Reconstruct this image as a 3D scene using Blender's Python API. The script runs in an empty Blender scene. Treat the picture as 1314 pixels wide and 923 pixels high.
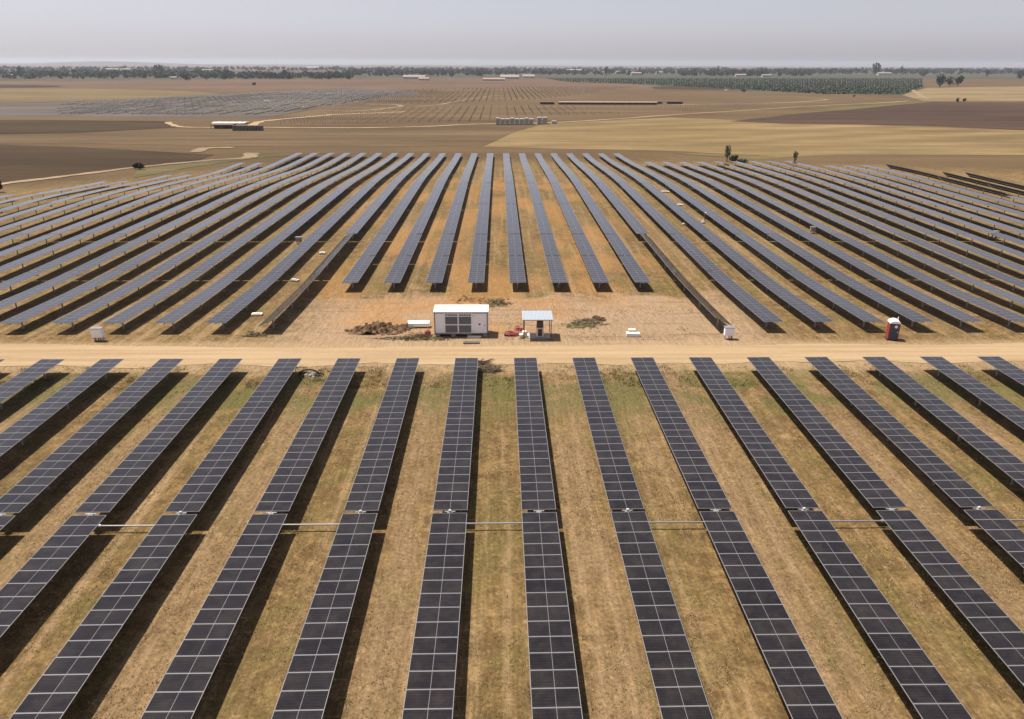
import bpy, bmesh, math, random
import numpy as np
from mathutils import Vector, Matrix, noise as mnoise
R = math.radians
random.seed(7); RNG = np.random.default_rng(11)
S = bpy.context.scene
COL = S.collection

# ------------------------------------------------------------------ camera
F_PX, W_PX, H_PX = 965.0, 1314.0, 923.0
CAM_Z = 28.65
HAZE_D = 0.65e-4
PITCH = math.atan((461.5 - 82.0) / F_PX)
cam_d = bpy.data.cameras.new('camera'); cam = bpy.data.objects.new('camera', cam_d); COL.objects.link(cam)
cam_d.sensor_width = 36.0; cam_d.lens = 36.0 * F_PX / W_PX
cam_d.clip_start = 0.5; cam_d.clip_end = 40000
CAM_M = (Matrix.Translation((0, 0, CAM_Z)) @ Matrix.Rotation(R(-1.0), 4, 'Z')
         @ Matrix.Rotation(math.pi / 2 - PITCH, 4, 'X') @ Matrix.Rotation(R(0.2), 4, 'Z'))
cam.matrix_world = CAM_M
S.camera = cam

# ------------------------------------------------------------------ light
# direction TO the sun: from the left, a little beyond, high
SUNV = Vector((-0.37, 0.20, 1.0)).normalized()
sun_el = math.asin(SUNV.z); sun_az = math.atan2(SUNV.x, SUNV.y)
world = bpy.data.worlds.new('World'); S.world = world; world.use_nodes = True
wn = world.node_tree; wn.nodes.clear()
sky = wn.nodes.new('ShaderNodeTexSky'); sky.sky_type = 'NISHITA'; sky.sun_disc = False
sky.sun_elevation = sun_el; sky.sun_rotation = sun_az
sky.altitude = 100; sky.air_density = 1.0; sky.dust_density = 1.0; sky.ozone_density = 1.0
hsv = wn.nodes.new('ShaderNodeHueSaturation'); hsv.inputs['Saturation'].default_value = 0.30
tint = wn.nodes.new('ShaderNodeMixRGB'); tint.blend_type = 'MULTIPLY'; tint.inputs[0].default_value = 1
tint.inputs[2].default_value = (0.98, 0.95, 1.07, 1)
bg = wn.nodes.new('ShaderNodeBackground'); bg.inputs['Strength'].default_value = 0.07
wo = wn.nodes.new('ShaderNodeOutputWorld')
wn.links.new(sky.outputs[0], hsv.inputs['Color']); wn.links.new(hsv.outputs[0], tint.inputs[1])
wn.links.new(tint.outputs[0], bg.inputs['Color']); wn.links.new(bg.outputs[0], wo.inputs['Surface'])
sl = bpy.data.lights.new('sun', 'SUN'); sl.energy = 5.0; sl.angle = R(1.2); sl.color = (1.0, 0.94, 0.84)
so = bpy.data.objects.new('sun', sl); COL.objects.link(so)
so.rotation_euler = SUNV.to_track_quat('Z', 'Y').to_euler(); so.location = (0, 0, 60)
S.view_settings.view_transform = 'Standard'; S.view_settings.look = 'None'
S.view_settings.gamma = 1.0; S.view_settings.use_curve_mapping = False
S.view_settings.exposure = 0.7

# ------------------------------------------------------------------ terrain height
def ss(a, b, x):
    t = np.clip((np.asarray(x, float) - a) / (b - a), 0, 1); return t * t * (3 - 2 * t)
def tz(x, y):
    x = np.asarray(x, float); y = np.asarray(y, float)
    m = np.clip(-x - 30, 0, 90); mr = np.clip(x - 60, 0, 70)
    d1 = 1.1 * ss(66, 108, y)
    d2 = 2.4 * ss(190 - .35 * m + .3 * mr, 285 - .75 * m + .3 * mr, y)
    return -(d1 + d2)
def tzf(x, y): return float(tz(x, y))
ROT = CAM_M.to_3x3(); ROTI = ROT.inverted()
def pix(px, py, h=0.0):
    """world point on the terrain (+h) seen at a photo pixel"""
    d = ROT @ Vector(((px - W_PX / 2) / F_PX, -(py - H_PX / 2) / F_PX, -1.0))
    z = -1.0
    for _ in range(40):
        t = (z + h - CAM_Z) / d.z
        z = tzf(d.x * t, d.y * t)
    return Vector((d.x * t, d.y * t, z + h))
def proj(p):
    q = ROTI @ (Vector(p) - Vector((0, 0, CAM_Z)))
    if q.z > -1: return None
    return (W_PX / 2 + F_PX * q.x / -q.z, H_PX / 2 - F_PX * q.y / -q.z)

# ------------------------------------------------------------------ node helper
class NT:
    def __init__(s, name):
        s.m = bpy.data.materials.new(name); s.m.use_nodes = True; s.t = s.m.node_tree; s.t.nodes.clear()
        s.out = s.t.nodes.new('ShaderNodeOutputMaterial'); s.b = s.t.nodes.new('ShaderNodeBsdfPrincipled')
        s.t.links.new(s.b.outputs[0], s.out.inputs[0])
    def put(s, sock, v):
        if hasattr(v, 'links'): s.t.links.new(v, sock)
        elif isinstance(v, (tuple, list)) and len(v) == 3 and sock.type == 'RGBA': sock.default_value = (*v, 1)
        else: sock.default_value = v
    def math(s, op, a, b=0.0, c=None, clamp=False):
        n = s.t.nodes.new('ShaderNodeMath'); n.operation = op; n.use_clamp = clamp
        s.put(n.inputs[0], a); s.put(n.inputs[1], b)
        if c is not None: s.put(n.inputs[2], c)
        return n.outputs[0]
    def pos(s):
        g = s.t.nodes.new('ShaderNodeNewGeometry'); return g.outputs['Position']
    def obj(s):
        g = s.t.nodes.new('ShaderNodeTexCoord'); return g.outputs['Object']
    def sep(s, v):
        n = s.t.nodes.new('ShaderNodeSeparateXYZ'); s.put(n.inputs[0], v); return n.outputs
    def mapv(s, v, scale=(1, 1, 1), loc=(0, 0, 0), rot=(0, 0, 0)):
        n = s.t.nodes.new('ShaderNodeMapping'); s.put(n.inputs[0], v)
        n.inputs['Scale'].default_value = scale; n.inputs['Location'].default_value = loc; n.inputs['Rotation'].default_value = rot
        return n.outputs[0]
    def noise(s, v, scale, detail=4, rough=.55, dist=0.0):
        n = s.t.nodes.new('ShaderNodeTexNoise'); s.put(n.inputs['Vector'], v)
        n.inputs['Scale'].default_value = scale; n.inputs['Detail'].default_value = detail
        n.inputs['Roughness'].default_value = rough; n.inputs['Distortion'].default_value = dist
        return n.outputs[0]
    def step(s, v, a, b):
        n = s.t.nodes.new('ShaderNodeMapRange'); n.interpolation_type = 'SMOOTHSTEP'; s.put(n.inputs[0], v)
        n.inputs[1].default_value = a; n.inputs[2].default_value = b
        return n.outputs[0]
    def mix(s, f, a, b, mode='MIX'):
        n = s.t.nodes.new('ShaderNodeMixRGB'); n.blend_type = mode
        s.put(n.inputs[0], f); s.put(n.inputs[1], a); s.put(n.inputs[2], b); return n.outputs[0]
    def bump(s, h, strength=.5, dist=.1):
        n = s.t.nodes.new('ShaderNodeBump'); s.put(n.inputs['Height'], h)
        n.inputs['Strength'].default_value = strength; n.inputs['Distance'].default_value = dist
        s.t.links.new(n.outputs[0], s.b.inputs['Normal'])
    def fin(s, col, rough=.9, metal=0.0, spec=.3):
        s.put(s.b.inputs['Base Color'], col); s.put(s.b.inputs['Roughness'], rough)
        s.b.inputs['Metallic'].default_value = metal; s.b.inputs['Specular IOR Level'].default_value = spec
        return s.m

def simple(name, c, rough=.6, metal=0.0, spec=.4, var=.12, scale=3.0):
    t = NT(name); n = t.noise(t.obj(), scale, 5, .6)
    col = t.mix(t.math('MULTIPLY', n, 1.0), tuple(x * (1 - var) for x in c), tuple(min(1, x * (1 + var)) for x in c))
    t.bump(n, .08, .02)
    return t.fin(col, rough, metal, spec)

# ---- ground
def mat_ground():
    t = NT('ground_soil'); P = t.pos(); x, y, z = t.sep(P)
    n_big = t.noise(P, .045, 4, .5); n_med = t.noise(P, .62, 7, .66, .15); n_fin = t.noise(P, 4.5, 6, .75)
    n_row = t.noise(t.mapv(P, (1, .035, 1)), .75, 3, .5)
    n_row2 = t.noise(t.mapv(P, (1, .06, 1), (33, 7, 0)), 2.2, 4, .6)
    n_p = t.noise(t.mapv(P, (1, 1, 1), (90, 40, 0)), .16, 6, .62, .8)
    straw = (.172, .110, .046); brown = (.088, .053, .022); olive = (.100, .078, .024); pale = (.255, .172, .098); org = (.30, .140, .042)
    c = t.mix(t.step(n_med, .36, .64), brown, straw)
    c = t.mix(t.math('MULTIPLY', t.step(n_p, .50, .63), .72), c, olive)
    tr = t.math('MULTIPLY', t.step(n_row, .50, .66), t.step(n_row2, .30, .62))
    c = t.mix(t.math('MULTIPLY', tr, .62), c, pale)
    n_cl = t.noise(t.mapv(P, (1, 1, 1), (7, 55, 0)), 1.15, 6, .72, 1.2)
    c = t.mix(t.math('MULTIPLY', t.step(n_cl, .54, .68), .55), c, (.075, .050, .021))
    c = t.mix(t.math('MULTIPLY', t.step(n_cl, .46, .34), .40), c, (.30, .205, .098))
    n_dk = t.noise(t.mapv(P, (1, .5, 1), (81, 15, 0)), .26, 5, .6)
    c = t.mix(t.math('MULTIPLY', t.step(n_dk, .52, .68), .5), c, (.080, .052, .024))
    # every other gap is driven in and worn bare, the ones between keep their grass
    n_c2 = t.noise(t.mapv(P, (1, 1, 1), (17, 5, 0)), 2.6, 5, .7, .4)
    gp = t.math('MULTIPLY', t.math('FRACT', t.math('DIVIDE', t.math('SUBTRACT', t.math('ADD', x, t.math('MULTIPLY', t.math('SUBTRACT', n_med, .5), 1.4)), 2.54), 11.68)), 11.68)
    nearf = t.math('SUBTRACT', 1.0, t.math('MULTIPLY', t.step(y, 64, 74), .65))
    bare = t.math('MULTIPLY', t.math('MULTIPLY', t.step(gp, .9, 2.4), t.math('SUBTRACT', 1.0, t.step(gp, 3.9, 5.2))), nearf)
    bare = t.math('MULTIPLY', bare, t.step(t.noise(t.mapv(P, (1, .22, 1), (20, 70, 0)), .5, 5, .65), .30, .56))
    grs = t.math('MULTIPLY', t.math('MULTIPLY', t.step(gp, 6.6, 7.6), t.math('SUBTRACT', 1.0, t.step(gp, 9.8, 11))), nearf)
    c = t.mix(t.math('MULTIPLY', bare, .72), c, t.mix(n_row2, (.138, .088, .045), (.212, .142, .080)))
    c = t.mix(t.math('MULTIPLY', t.math('MULTIPLY', grs, t.step(n_p, .38, .58)), .55), c, t.mix(n_med, (.082, .056, .022), (.125, .098, .034)))
    c = t.mix(t.math('MULTIPLY', t.step(n_c2, .51, .64), .6), c, (.085, .056, .024))
    c = t.mix(t.math('MULTIPLY', t.step(n_c2, .46, .34), .35), c, (.27, .185, .09))
    # wheel tracks in the middle of every gap between rows
    fx = t.math('MULTIPLY', t.math('FRACT', t.math('DIVIDE', t.math('SUBTRACT', x, 2.54), 5.84)), 5.84)
    wob = t.math('MULTIPLY', t.math('SUBTRACT', t.noise(t.mapv(P, (.2, .05, 1)), 1, 2), .5), 1.2)
    for cx in (2.25, 3.75):
        dd = t.math('ABSOLUTE', t.math('SUBTRACT', t.math('ADD', fx, wob), cx))
        k = t.math('SUBTRACT', 1.0, t.step(dd, .05, .38))
        k = t.math('MULTIPLY', k, t.math('MULTIPLY', t.step(t.noise(t.mapv(P, (.25, .02, 1), (5, 9, 0)), 1, 2), .42, .62), t.step(n_med, .3, .55)))
        c = t.mix(t.math('MULTIPLY', k, .38), c, pale)
    # trampled pale soil of the working area and along the road
    def box(v, a, b, s): return t.math('MULTIPLY', t.step(v, a - s, a + s), t.math('SUBTRACT', 1.0, t.step(v, b - s, b + s)))
    yj = t.math('ADD', y, t.math('MULTIPLY', t.math('SUBTRACT', n_p, .5), 22.0))
    xj = t.math('ADD', x, t.math('MULTIPLY', t.math('SUBTRACT', n_med, .5), 14.0))
    area = t.math('MULTIPLY', box(yj, 74, 99, 2.5), box(xj, -25, 31, 5))
    c = t.mix(t.math('MULTIPLY', area, .82), c, t.mix(t.step(n_fin, .3, .7), (.225, .152, .094), (.285, .198, .128)))
    tl_ = t.noise(t.mapv(P, (.10, 1.5, 1), (3, 3, 0), (0, 0, R(38))), .9, 4, .6); tr_ = t.noise(t.mapv(P, (.10, 1.5, 1), (9, 3, 0), (0, 0, R(-8))), .8, 4, .6)
    trk = t.mix(t.step(x, -12, -2), tl_, tr_)
    c = t.mix(t.math('MULTIPLY', t.math('MULTIPLY', t.step(trk, .53, .62), area), .5), c, (.135, .088, .05))
    yk = t.math('ADD', y, t.math('MULTIPLY', t.math('SUBTRACT', n_med, .5), 4.5))
    c = t.mix(t.math('MULTIPLY', box(yk, 69.3, 79.0, 1.1), .7), c, (.26, .18, .104))
    # orange subsoil
    o = t.math('MULTIPLY', t.step(t.noise(t.mapv(P, (1, .55, 1), (12, 3, 0)), .09, 4, .5), .42, .60), box(xj, -30, 24, 9))
    o = t.math('MULTIPLY', o, box(yj, 97, 215, 7))
    o2 = t.math('MULTIPLY', t.step(t.noise(t.mapv(P, (.5, 1.5, 1), (70, 3, 0)), .12, 4, .6), .40, .52), t.math('MULTIPLY', box(xj, -19, 9, 3), box(yj, 83.5, 98, 2)))
    o = t.math('MAXIMUM', o, o2)
    c = t.mix(t.math('MULTIPLY', o, .62), c, t.mix(n_med, (.19, .098, .038), (.32, .168, .062)))
    # fresh green weeds strip beside the road on the near side
    g = t.math('MULTIPLY', t.step(n_p, .43, .55), box(yk, 60, 69, 3))
    g2 = t.math('MULTIPLY', t.step(n_med, .52, .62), box(yj, 100, 200, 8))
    c = t.mix(t.math('MULTIPLY', t.math('MAXIMUM', g, t.math('MULTIPLY', g2, .5)), .7), c, (.085, .080, .028))
    # far plain
    ye = t.math('ADD', y, t.math('ADD', t.math('MULTIPLY', t.math('MAXIMUM', t.math('SUBTRACT', -60.0, x), 0.0), .95), t.math('MULTIPLY', t.math('MAXIMUM', t.math('SUBTRACT', x, 60.0), 0.0), .4)))
    far = t.step(t.math('ADD', ye, t.math('MULTIPLY', t.math('SUBTRACT', n_p, .5), 30.0)), 255, 295)
    nf = t.noise(t.mapv(P, (.3, 1, 1)), .02, 6, .6); 
    pc = t.mix(t.step(nf, .35, .65), (.074, .047, .023), (.102, .067, .033))
    c = t.mix(far, c, pc)
    n_str = t.noise(t.mapv(P, (1, .09, 1), (61, 3, 0), (0, 0, R(3))), 5.5, 4, .6)
    c = t.mix(t.math('SUBTRACT', .8, t.math('MULTIPLY', area, .45)), c, t.mix(t.step(n_fin, .22, .78), (.52, .52, .52), (1.46, 1.44, 1.40)), 'MULTIPLY')
    c = t.mix(.6, c, t.mix(t.step(n_str, .25, .75), (.68, .68, .68), (1.32, 1.32, 1.32)), 'MULTIPLY')
    c = t.mix(.5, c, t.mix(n_big, (.78, .78, .78), (1.22, 1.22, 1.22)), 'MULTIPLY')
    t.bump(t.math('ADD', t.math('MULTIPLY', n_fin, .5), n_med), .45, .14)
    return t.fin(c, .95, 0, .1)
M_ground = mat_ground()

def mat_road():
    t = NT('sand_road'); P = t.pos()
    a = t.noise(t.mapv(P, (.05, 1.1, 1)), 1.0, 5, .6); b = t.noise(P, 1.6, 6, .65)
    c = t.mix(t.step(a, .35, .65), (.262, .180, .10), (.318, .228, .135))
    c = t.mix(.5, c, t.mix(b, (.72, .70, .68), (1.25, 1.26, 1.28)), 'MULTIPLY')
    t.bump(b, .3, .05)
    return t.fin(c, .95, 0, .1)
M_road = mat_road()
M_track = None

def mat_field(name, c1, c2, sc=.02, stretch=(1, 1, 1), rot=0.0, stripes=None, c3=None):
    t = NT(name); P = t.pos()
    n = t.noise(t.mapv(P, stretch, (0, 0, 0), (0, 0, rot)), sc, 6, .62)
    q = .385; c1 = tuple(v * q for v in c1); c2 = tuple(v * q for v in c2); c3 = tuple(v * q for v in c3) if c3 else None
    c = t.mix(t.step(n, .33, .67), c1, c2)
    st = t.noise(t.mapv(P, (.12, 1, 1), (40, 11, 0), (0, 0, rot)), .09, 5, .65); c = t.mix(.9, c, t.mix(t.step(st, .25, .75), (.66, .66, .66), (1.34, 1.34, 1.34)), 'MULTIPLY')
    if stripes:
        ang, per, amp = stripes
        v = t.sep(t.mapv(P, (1, 1, 1), (0, 0, 0), (0, 0, ang)))[0]
        w = t.math('ADD', v, t.math('MULTIPLY', t.noise(P, .01, 3), per * 1.2))
        s_ = t.math('SINE', t.math('MULTIPLY', w, 2 * math.pi / per))
        f = t.math('MULTIPLY', t.math('ADD', t.math('MULTIPLY', s_, .5), .5), amp)
        c = t.mix(t.math('MULTIPLY', f, t.step(t.noise(P, .006, 3), .3, .6)), c, c3)
    c = t.mix(.6, c, t.mix(t.noise(P, .35, 5, .7), (.65, .65, .65), (1.35, 1.35, 1.35)), 'MULTIPLY')
    return t.fin(c, .95, 0, .1)

# ---- tracker materials
def mat_glass():
    t = NT('solar_cell_glass'); o = t.sep(t.obj())
    oi = t.t.nodes.new('ShaderNodeObjectInfo').outputs['Random']
    # cell seams: six strings across, half cells along
    fy = t.math('FRACT', t.math('DIVIDE', t.math('ADD', o[1], 0.546 + 30 * .182), .182))
    ly = t.math('LESS_THAN', t.math('ABSOLUTE', t.math('SUBTRACT', fy, .5)), .032)
    fx = t.math('FRACT', t.math('DIVIDE', t.math('ADD', o[0], 10.9), .091))
    lx = t.math('LESS_THAN', t.math('ABSOLUTE', t.math('SUBTRACT', fx, .5)), .04)
    seam = t.math('MAXIMUM', t.math('MULTIPLY', ly, .8), t.math('MULTIPLY', lx, .35))
    base = t.mix(oi, (.0055, .0038, .0038), (.0105, .0078, .0075))
    c = t.mix(t.math('MULTIPLY', seam, .5), base, (.04, .038, .042))
    dust = t.noise(t.pos(), 1.1, 5, .65)
    c = t.mix(t.math('MULTIPLY', t.step(dust, .35, .8), .10), c, (.16, .13, .10))
    return t.fin(c, t.math('ADD', .05, t.math('MULTIPLY', dust, .12)), 0, .5)
M_glass = mat_glass()
M_alu = simple('anodised_frame', (.20, .19, .195), .5, .1, .5, .1, 2)
M_alu2 = simple('pale_sensor_case', (.45, .45, .45), .5)
M_back = simple('white_backsheet', (.17, .165, .175), .5, 0, .4, .05, 3)
M_under = simple('module_underside', (.05, .048, .048), .6, 0, .3, .15, 2)
M_steel = simple('galvanised_steel', (.42, .42, .41), .5, .55, .5, .2, 5)
M_white = simple('white_paint', (.78, .77, .75), .45, 0, .45, .06, 4)

# ------------------------------------------------------------------ object helpers
def tag(o, label=None, cat=None, group=None, kind=None):
    if label: o['label'] = label
    if cat: o['category'] = cat
    if group: o['group'] = group
    if kind: o['kind'] = kind
    return o
def empty(name, loc=(0, 0, 0), rz=0.0):
    o = bpy.data.objects.new(name, None); COL.objects.link(o); o.location = loc; o.rotation_euler = (0, 0, rz)
    o.empty_display_size = .3; return o
class MB:
    def __init__(s): s.v = []; s.f = []; s.m = []
    def quad(s, a, b, c, d, m=0):
        i = len(s.v); s.v += [tuple(a), tuple(b), tuple(c), tuple(d)]; s.f.append((i, i + 1, i + 2, i + 3)); s.m.append(m); return s
    def tri(s, a, b, c, m=0):
        i = len(s.v); s.v += [tuple(a), tuple(b), tuple(c)]; s.f.append((i, i + 1, i + 2)); s.m.append(m); return s
    def box(s, x0, x1, y0, y1, z0, z1, m=0, mt=None):
        i = len(s.v); s.v += [(x0, y0, z0), (x1, y0, z0), (x1, y1, z0), (x0, y1, z0), (x0, y0, z1), (x1, y0, z1), (x1, y1, z1), (x0, y1, z1)]
        for k, f in enumerate([(0, 3, 2, 1), (4, 5, 6, 7), (0, 1, 5, 4), (1, 2, 6, 5), (2, 3, 7, 6), (3, 0, 4, 7)]):
            s.f.append(tuple(i + q for q in f)); s.m.append(mt if (mt is not None and k == 1) else m)
        return s
    def tube(s, p0, p1, r0, r1=None, n=8, m=0, cap=True):
        r1 = r0 if r1 is None else r1
        p0 = Vector(p0); p1 = Vector(p1); d = (p1 - p0).normalized()
        a = d.orthogonal().normalized(); b = d.cross(a); i = len(s.v)
        for p, r in ((p0, r0), (p1, r1)):
            for k in range(n):
                q = 2 * math.pi * k / n; s.v.append(tuple(p + a * math.cos(q) * r + b * math.sin(q) * r))
        for k in range(n):
            s.f.append((i + k, i + (k + 1) % n, i + n + (k + 1) % n, i + n + k)); s.m.append(m)
        if cap:
            s.f.append(tuple(i + k for k in reversed(range(n)))); s.m.append(m)
            s.f.append(tuple(i + n + k for k in range(n))); s.m.append(m)
        return s
    def mesh(s, name, mats):
        me = bpy.data.meshes.new(name); me.from_pydata(s.v, [], s.f)
        for m in (mats if isinstance(mats, (list, tuple)) else [mats]): me.materials.append(m)
        me.polygons.foreach_set('material_index', s.m); me.update(); return me
    def build(s, name, mats, parent=None, loc=(0, 0, 0), bevel=0, smooth=False):
        me = s.mesh(name, mats)
        if bevel:
            bm = bmesh.new(); bm.from_mesh(me)
            bmesh.ops.remove_doubles(bm, verts=bm.verts, dist=1e-5)
            bmesh.ops.bevel(bm, geom=[e for e in bm.edges if len(e.link_faces) == 2 and e.calc_face_angle(0) > .5], offset=bevel, segments=2, affect='EDGES', profile=.6)
            bm.to_mesh(me); bm.free()
        if smooth: me.polygons.foreach_set('use_smooth', [True] * len(me.polygons))
        return inst(name, me, parent, loc)
def inst(name, me, parent=None, loc=(0, 0, 0), rot=(0, 0, 0)):
    o = bpy.data.objects.new(name, me); COL.objects.link(o); o.parent = parent; o.location = loc; o.rotation_euler = rot
    return o
def nmesh(name, V, Fc, mats, mi=None, smooth=False):
    me = bpy.data.meshes.new(name); V = np.asarray(V, np.float32); Fc = np.asarray(Fc, np.int32)
    me.vertices.add(len(V)); me.vertices.foreach_set('co', V.ravel())
    n = Fc.shape[1]; me.loops.add(Fc.size); me.loops.foreach_set('vertex_index', Fc.ravel())
    me.polygons.add(len(Fc)); me.polygons.foreach_set('loop_start', np.arange(0, Fc.size, n, dtype=np.int32))
    me.polygons.foreach_set('loop_total', np.full(len(Fc), n, np.int32))
    for m in (mats if isinstance(mats, (list, tuple)) else [mats]): me.materials.append(m)
    if mi is not None: me.polygons.foreach_set('material_index', np.asarray(mi, np.int32))
    if smooth: me.polygons.foreach_set('use_smooth', [True] * len(Fc))
    me.update(calc_edges=True); me.validate(); return me

# ------------------------------------------------------------------ ground sheet
def graded(lo, hi, step, far):
    a = list(np.arange(lo, hi + .01, step)); s = step; v = hi
    while v < far: s *= 1.35; v += s; a.append(v)
    s = step; v = lo; pre = []
    while v > -far: s *= 1.35; v -= s; pre.append(v)
    return np.array(pre[::-1] + a)
gx = graded(-160, 190, 2.0, 16000); gy = graded(-20, 330, 2.0, 16000)
GX, GY = np.meshgrid(gx, gy); GZ = tz(GX, GY)
GZ = GZ + np.where((GY > 0) & (GY < 262), (np.sin(GX * 1.7 + GY * .4) * np.sin(GY * 1.3 - GX * .2)) * .02, 0)
nx, ny = len(gx), len(gy); idx = np.arange(nx * ny).reshape(ny, nx)
F = np.stack([idx[:-1, :-1], idx[:-1, 1:], idx[1:, 1:], idx[1:, :-1]], -1).reshape(-1, 4)
g = inst('ground', nmesh('ground', np.stack([GX, GY, GZ], -1).reshape(-1, 3), F, M_ground, smooth=True)); tag(g, kind='structure')

def ribbon(name, pts, w, mat, dz, jit=.35, n_sub=6, seed=0):
    """dirt track following points, ragged edges"""
    P = [Vector(p) for p in pts]; out = []
    for i in range(len(P) - 1):
        p0 = P[max(i - 1, 0)]; p1 = P[i]; p2 = P[i + 1]; p3 = P[min(i + 2, len(P) - 1)]
        for k in range(n_sub):
            t = k / n_sub
            out.append(.5 * ((2 * p1) + (p2 - p0) * t + (2 * p0 - 5 * p1 + 4 * p2 - p3) * t * t + (3 * p1 - p0 - 3 * p2 + p3) * t ** 3))
    out.append(P[-1]); V = []; Fs = []; rr = random.Random(seed)
    for i, p in enumerate(out):
        d = (out[min(i + 1, len(out) - 1)] - out[max(i - 1, 0)]); d.z = 0; d.normalize(); nrm = Vector((-d.y, d.x, 0))
        a = w * (.5 + rr.uniform(-jit, jit) * .5); b = w * (.5 + rr.uniform(-jit, jit) * .5)
        for q in (p + nrm * a, p, p - nrm * b): V.append((q.x, q.y, tzf(q.x, q.y) + dz))
        if i: j = 3 * i; Fs += [(j - 3, j - 2, j + 1, j), (j - 2, j - 1, j + 2, j + 1)]
    o = inst(name, nmesh(name, V, Fs, mat)); tag(o, kind='structure'); return o

# service road across the site
V = []; Fs = []
xs = np.arange(-240, 260, .8)
for i, x in enumerate(xs):
    n1 = mnoise.noise(Vector((x * .12, 3.1, 0))) * 1.1 + mnoise.noise(Vector((x * .9, 8.1, 0))) * .3
    n2 = mnoise.noise(Vector((x * .10, 13.7, 0))) * .7 + mnoise.noise(Vector((x * 1.1, 5.5, 0))) * .25
    ya = 71.6 + n1 + .008 * x; yb = 77.3 + n2 + .008 * x + (1.4 * float(ss(-15, -60, x)) if x < -15 else 0)
    for k in range(5):
        yy = ya + (yb - ya) * k / 4; V.append((x, yy, tzf(x, yy) + .03))
    if i:
        j = 5 * i
        for k in range(4): Fs.append((j - 5 + k, j + k, j + k + 1, j - 4 + k))
tag(inst('service_road', nmesh('service_road', V, Fs, M_road, smooth=True)), kind='structure')

# ------------------------------------------------------------------ far fields (draped flat sheets on the plain)
FIELD_N = [0]
def field(name, poly, mat, over=0):
    FIELD_N[0] += 1; dz = .02 + .006 * FIELD_N[0]
    P = [pix(x, y) for x, y in poly]; V = []
    n = len(P)
    for i in range(n):
        a, b = P[i], P[(i + 1) % n]
        for k in range(20):
            p = a.lerp(b, k / 20); L = (b - a).length
            j = mnoise.noise(p * .01) * min(L * .03, 10) + mnoise.noise(p * .05) * min(L * .012, 4)
            V.append((p.x + j * .5, p.y + j, 0))
    bm = bmesh.new(); vs = [bm.verts.new((v[0], v[1], -3.5 + dz)) for v in V]
    f = bm.faces.new(vs); bmesh.ops.triangulate(bm, faces=[f]); me = bpy.data.meshes.new(name)
    for fc in bm.faces:
        if fc.normal.z < 0: fc.normal_flip()
    bm.to_mesh(me); bm.free(); me.materials.append(mat)
    tag(inst(name, me), kind='structure')
gold = mat_field('stubble_gold', (.385, .265, .115), (.48, .34, .155), .012, (1, .35, 1), 0, (R(62), 30, .6), (.25, .165, .078))
gold2 = mat_field('stubble_pale', (.37, .27, .13), (.48, .34, .18), .01, (.4, 1, 1))
gold3 = mat_field('stubble_dull', (.27, .185, .085), (.34, .24, .115), .01, (.3, 1, 1))
goldb = mat_field('stubble_brown', (.205, .132, .068), (.265, .175, .088), .012, (.3, 1, 1))
darkb = mat_field('ploughed_dark', (.080, .047, .020), (.118, .074, .032), .012, (.3, 1, 1))
plum = mat_field('ploughed_plum', (.118, .068, .045), (.15, .090, .058), .012, (.4, 1, 1))
redb = mat_field('ploughed_red', (.21, .125, .080), (.28, .175, .105), .006, (.3, 1, 1))
greyb = mat_field('grey_scrub', (.185, .15, .13), (.235, .195, .165), .01, (.3, 1, 1))
greenf = mat_field('orchard_floor', (.085, .105, .066), (.125, .130, .085), .01, (.3, 1, 1))
grassf = mat_field('field_margin', (.19, .165, .07), (.27, .22, .095), .02, (.3, 1, 1))
oliv = mat_field('olive_flat', (.10, .105, .068), (.15, .135, .08), .006, (.3, 1, 1))
field('field', [(-260, 104), (-260, 91), (700, 90), (1700, 90), (1700, 104), (1180, 101), (690, 100), (500, 100), (0, 104)], oliv)
field('field', [(-200, 106), (60, 105), (600, 100), (860, 105), (1000, 112), (700, 117), (520, 114), (350, 117), (100, 113), (-200, 111)], redb)
field('field', [(-200, 109), (0, 109), (75, 110), (78, 112), (0, 113), (-200, 113)], darkb)
field('field', [(-200, 113), (100, 113.5), (230, 117), (283, 120), (250, 124), (150, 129), (60, 131), (-200, 134)], gold3)
field('field', [(-200, 135), (0, 133), (80, 130), (160, 128), (270, 121), (440, 113), (530, 116), (540, 122), (470, 131), (400, 140), (330, 152), (200, 152), (60, 150), (-200, 152)], greyb)
field('field', [(420, 137), (520, 122), (660, 119), (860, 118), (1000, 115), (1040, 121), (1130, 128), (1000, 138), (860, 147), (700, 157), (600, 162), (440, 163), (340, 160), (345, 153)], goldb)
field('field', [(-200, 154), (60, 154), (215, 156), (225, 164), (100, 171), (-200, 176)], darkb)
field('field', [(-200, 178), (60, 173), (240, 166), (600, 166), (900, 170), (620, 186), (480, 189), (270, 188), (90, 184), (-200, 187)], goldb)
field('field', [(700, 159), (860, 151), (1050, 158), (1180, 163), (1500, 174), (1500, 216), (1130, 206), (860, 194), (620, 189), (660, 170)], gold)
field('field', [(-200, 194), (0, 186), (90, 189), (275, 199), (255, 206), (180, 214), (80, 226), (0, 236), (-200, 256)], darkb)
field('field', [(175, 219), (330, 199), (430, 196), (330, 203), (240, 216), (170, 229)], grassf)
field('field', [(1157, 122), (1190, 113), (1320, 111), (1700, 111), (1700, 130), (1310, 130), (1185, 130)], gold2)
field('field', [(936, 156), (1020, 147), (1091, 138), (1197, 131), (1314, 132), (1700, 138), (1700, 176), (1314, 167), (1177, 161), (1005, 159)], plum)
field('field', [(1000, 148), (1091, 137), (1150, 131.5), (1197, 131), (1150, 135), (1091, 141)], grassf)
field('field', [(690, 100), (880, 99), (1184, 101), (1186, 112), (1157, 122), (1100, 121), (1040, 119), (880, 114.5), (830, 109)], greenf)
field('field', [(835, 112), (900, 109), (990, 113), (900, 115.5), (840, 114.5)], darkb)
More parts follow.
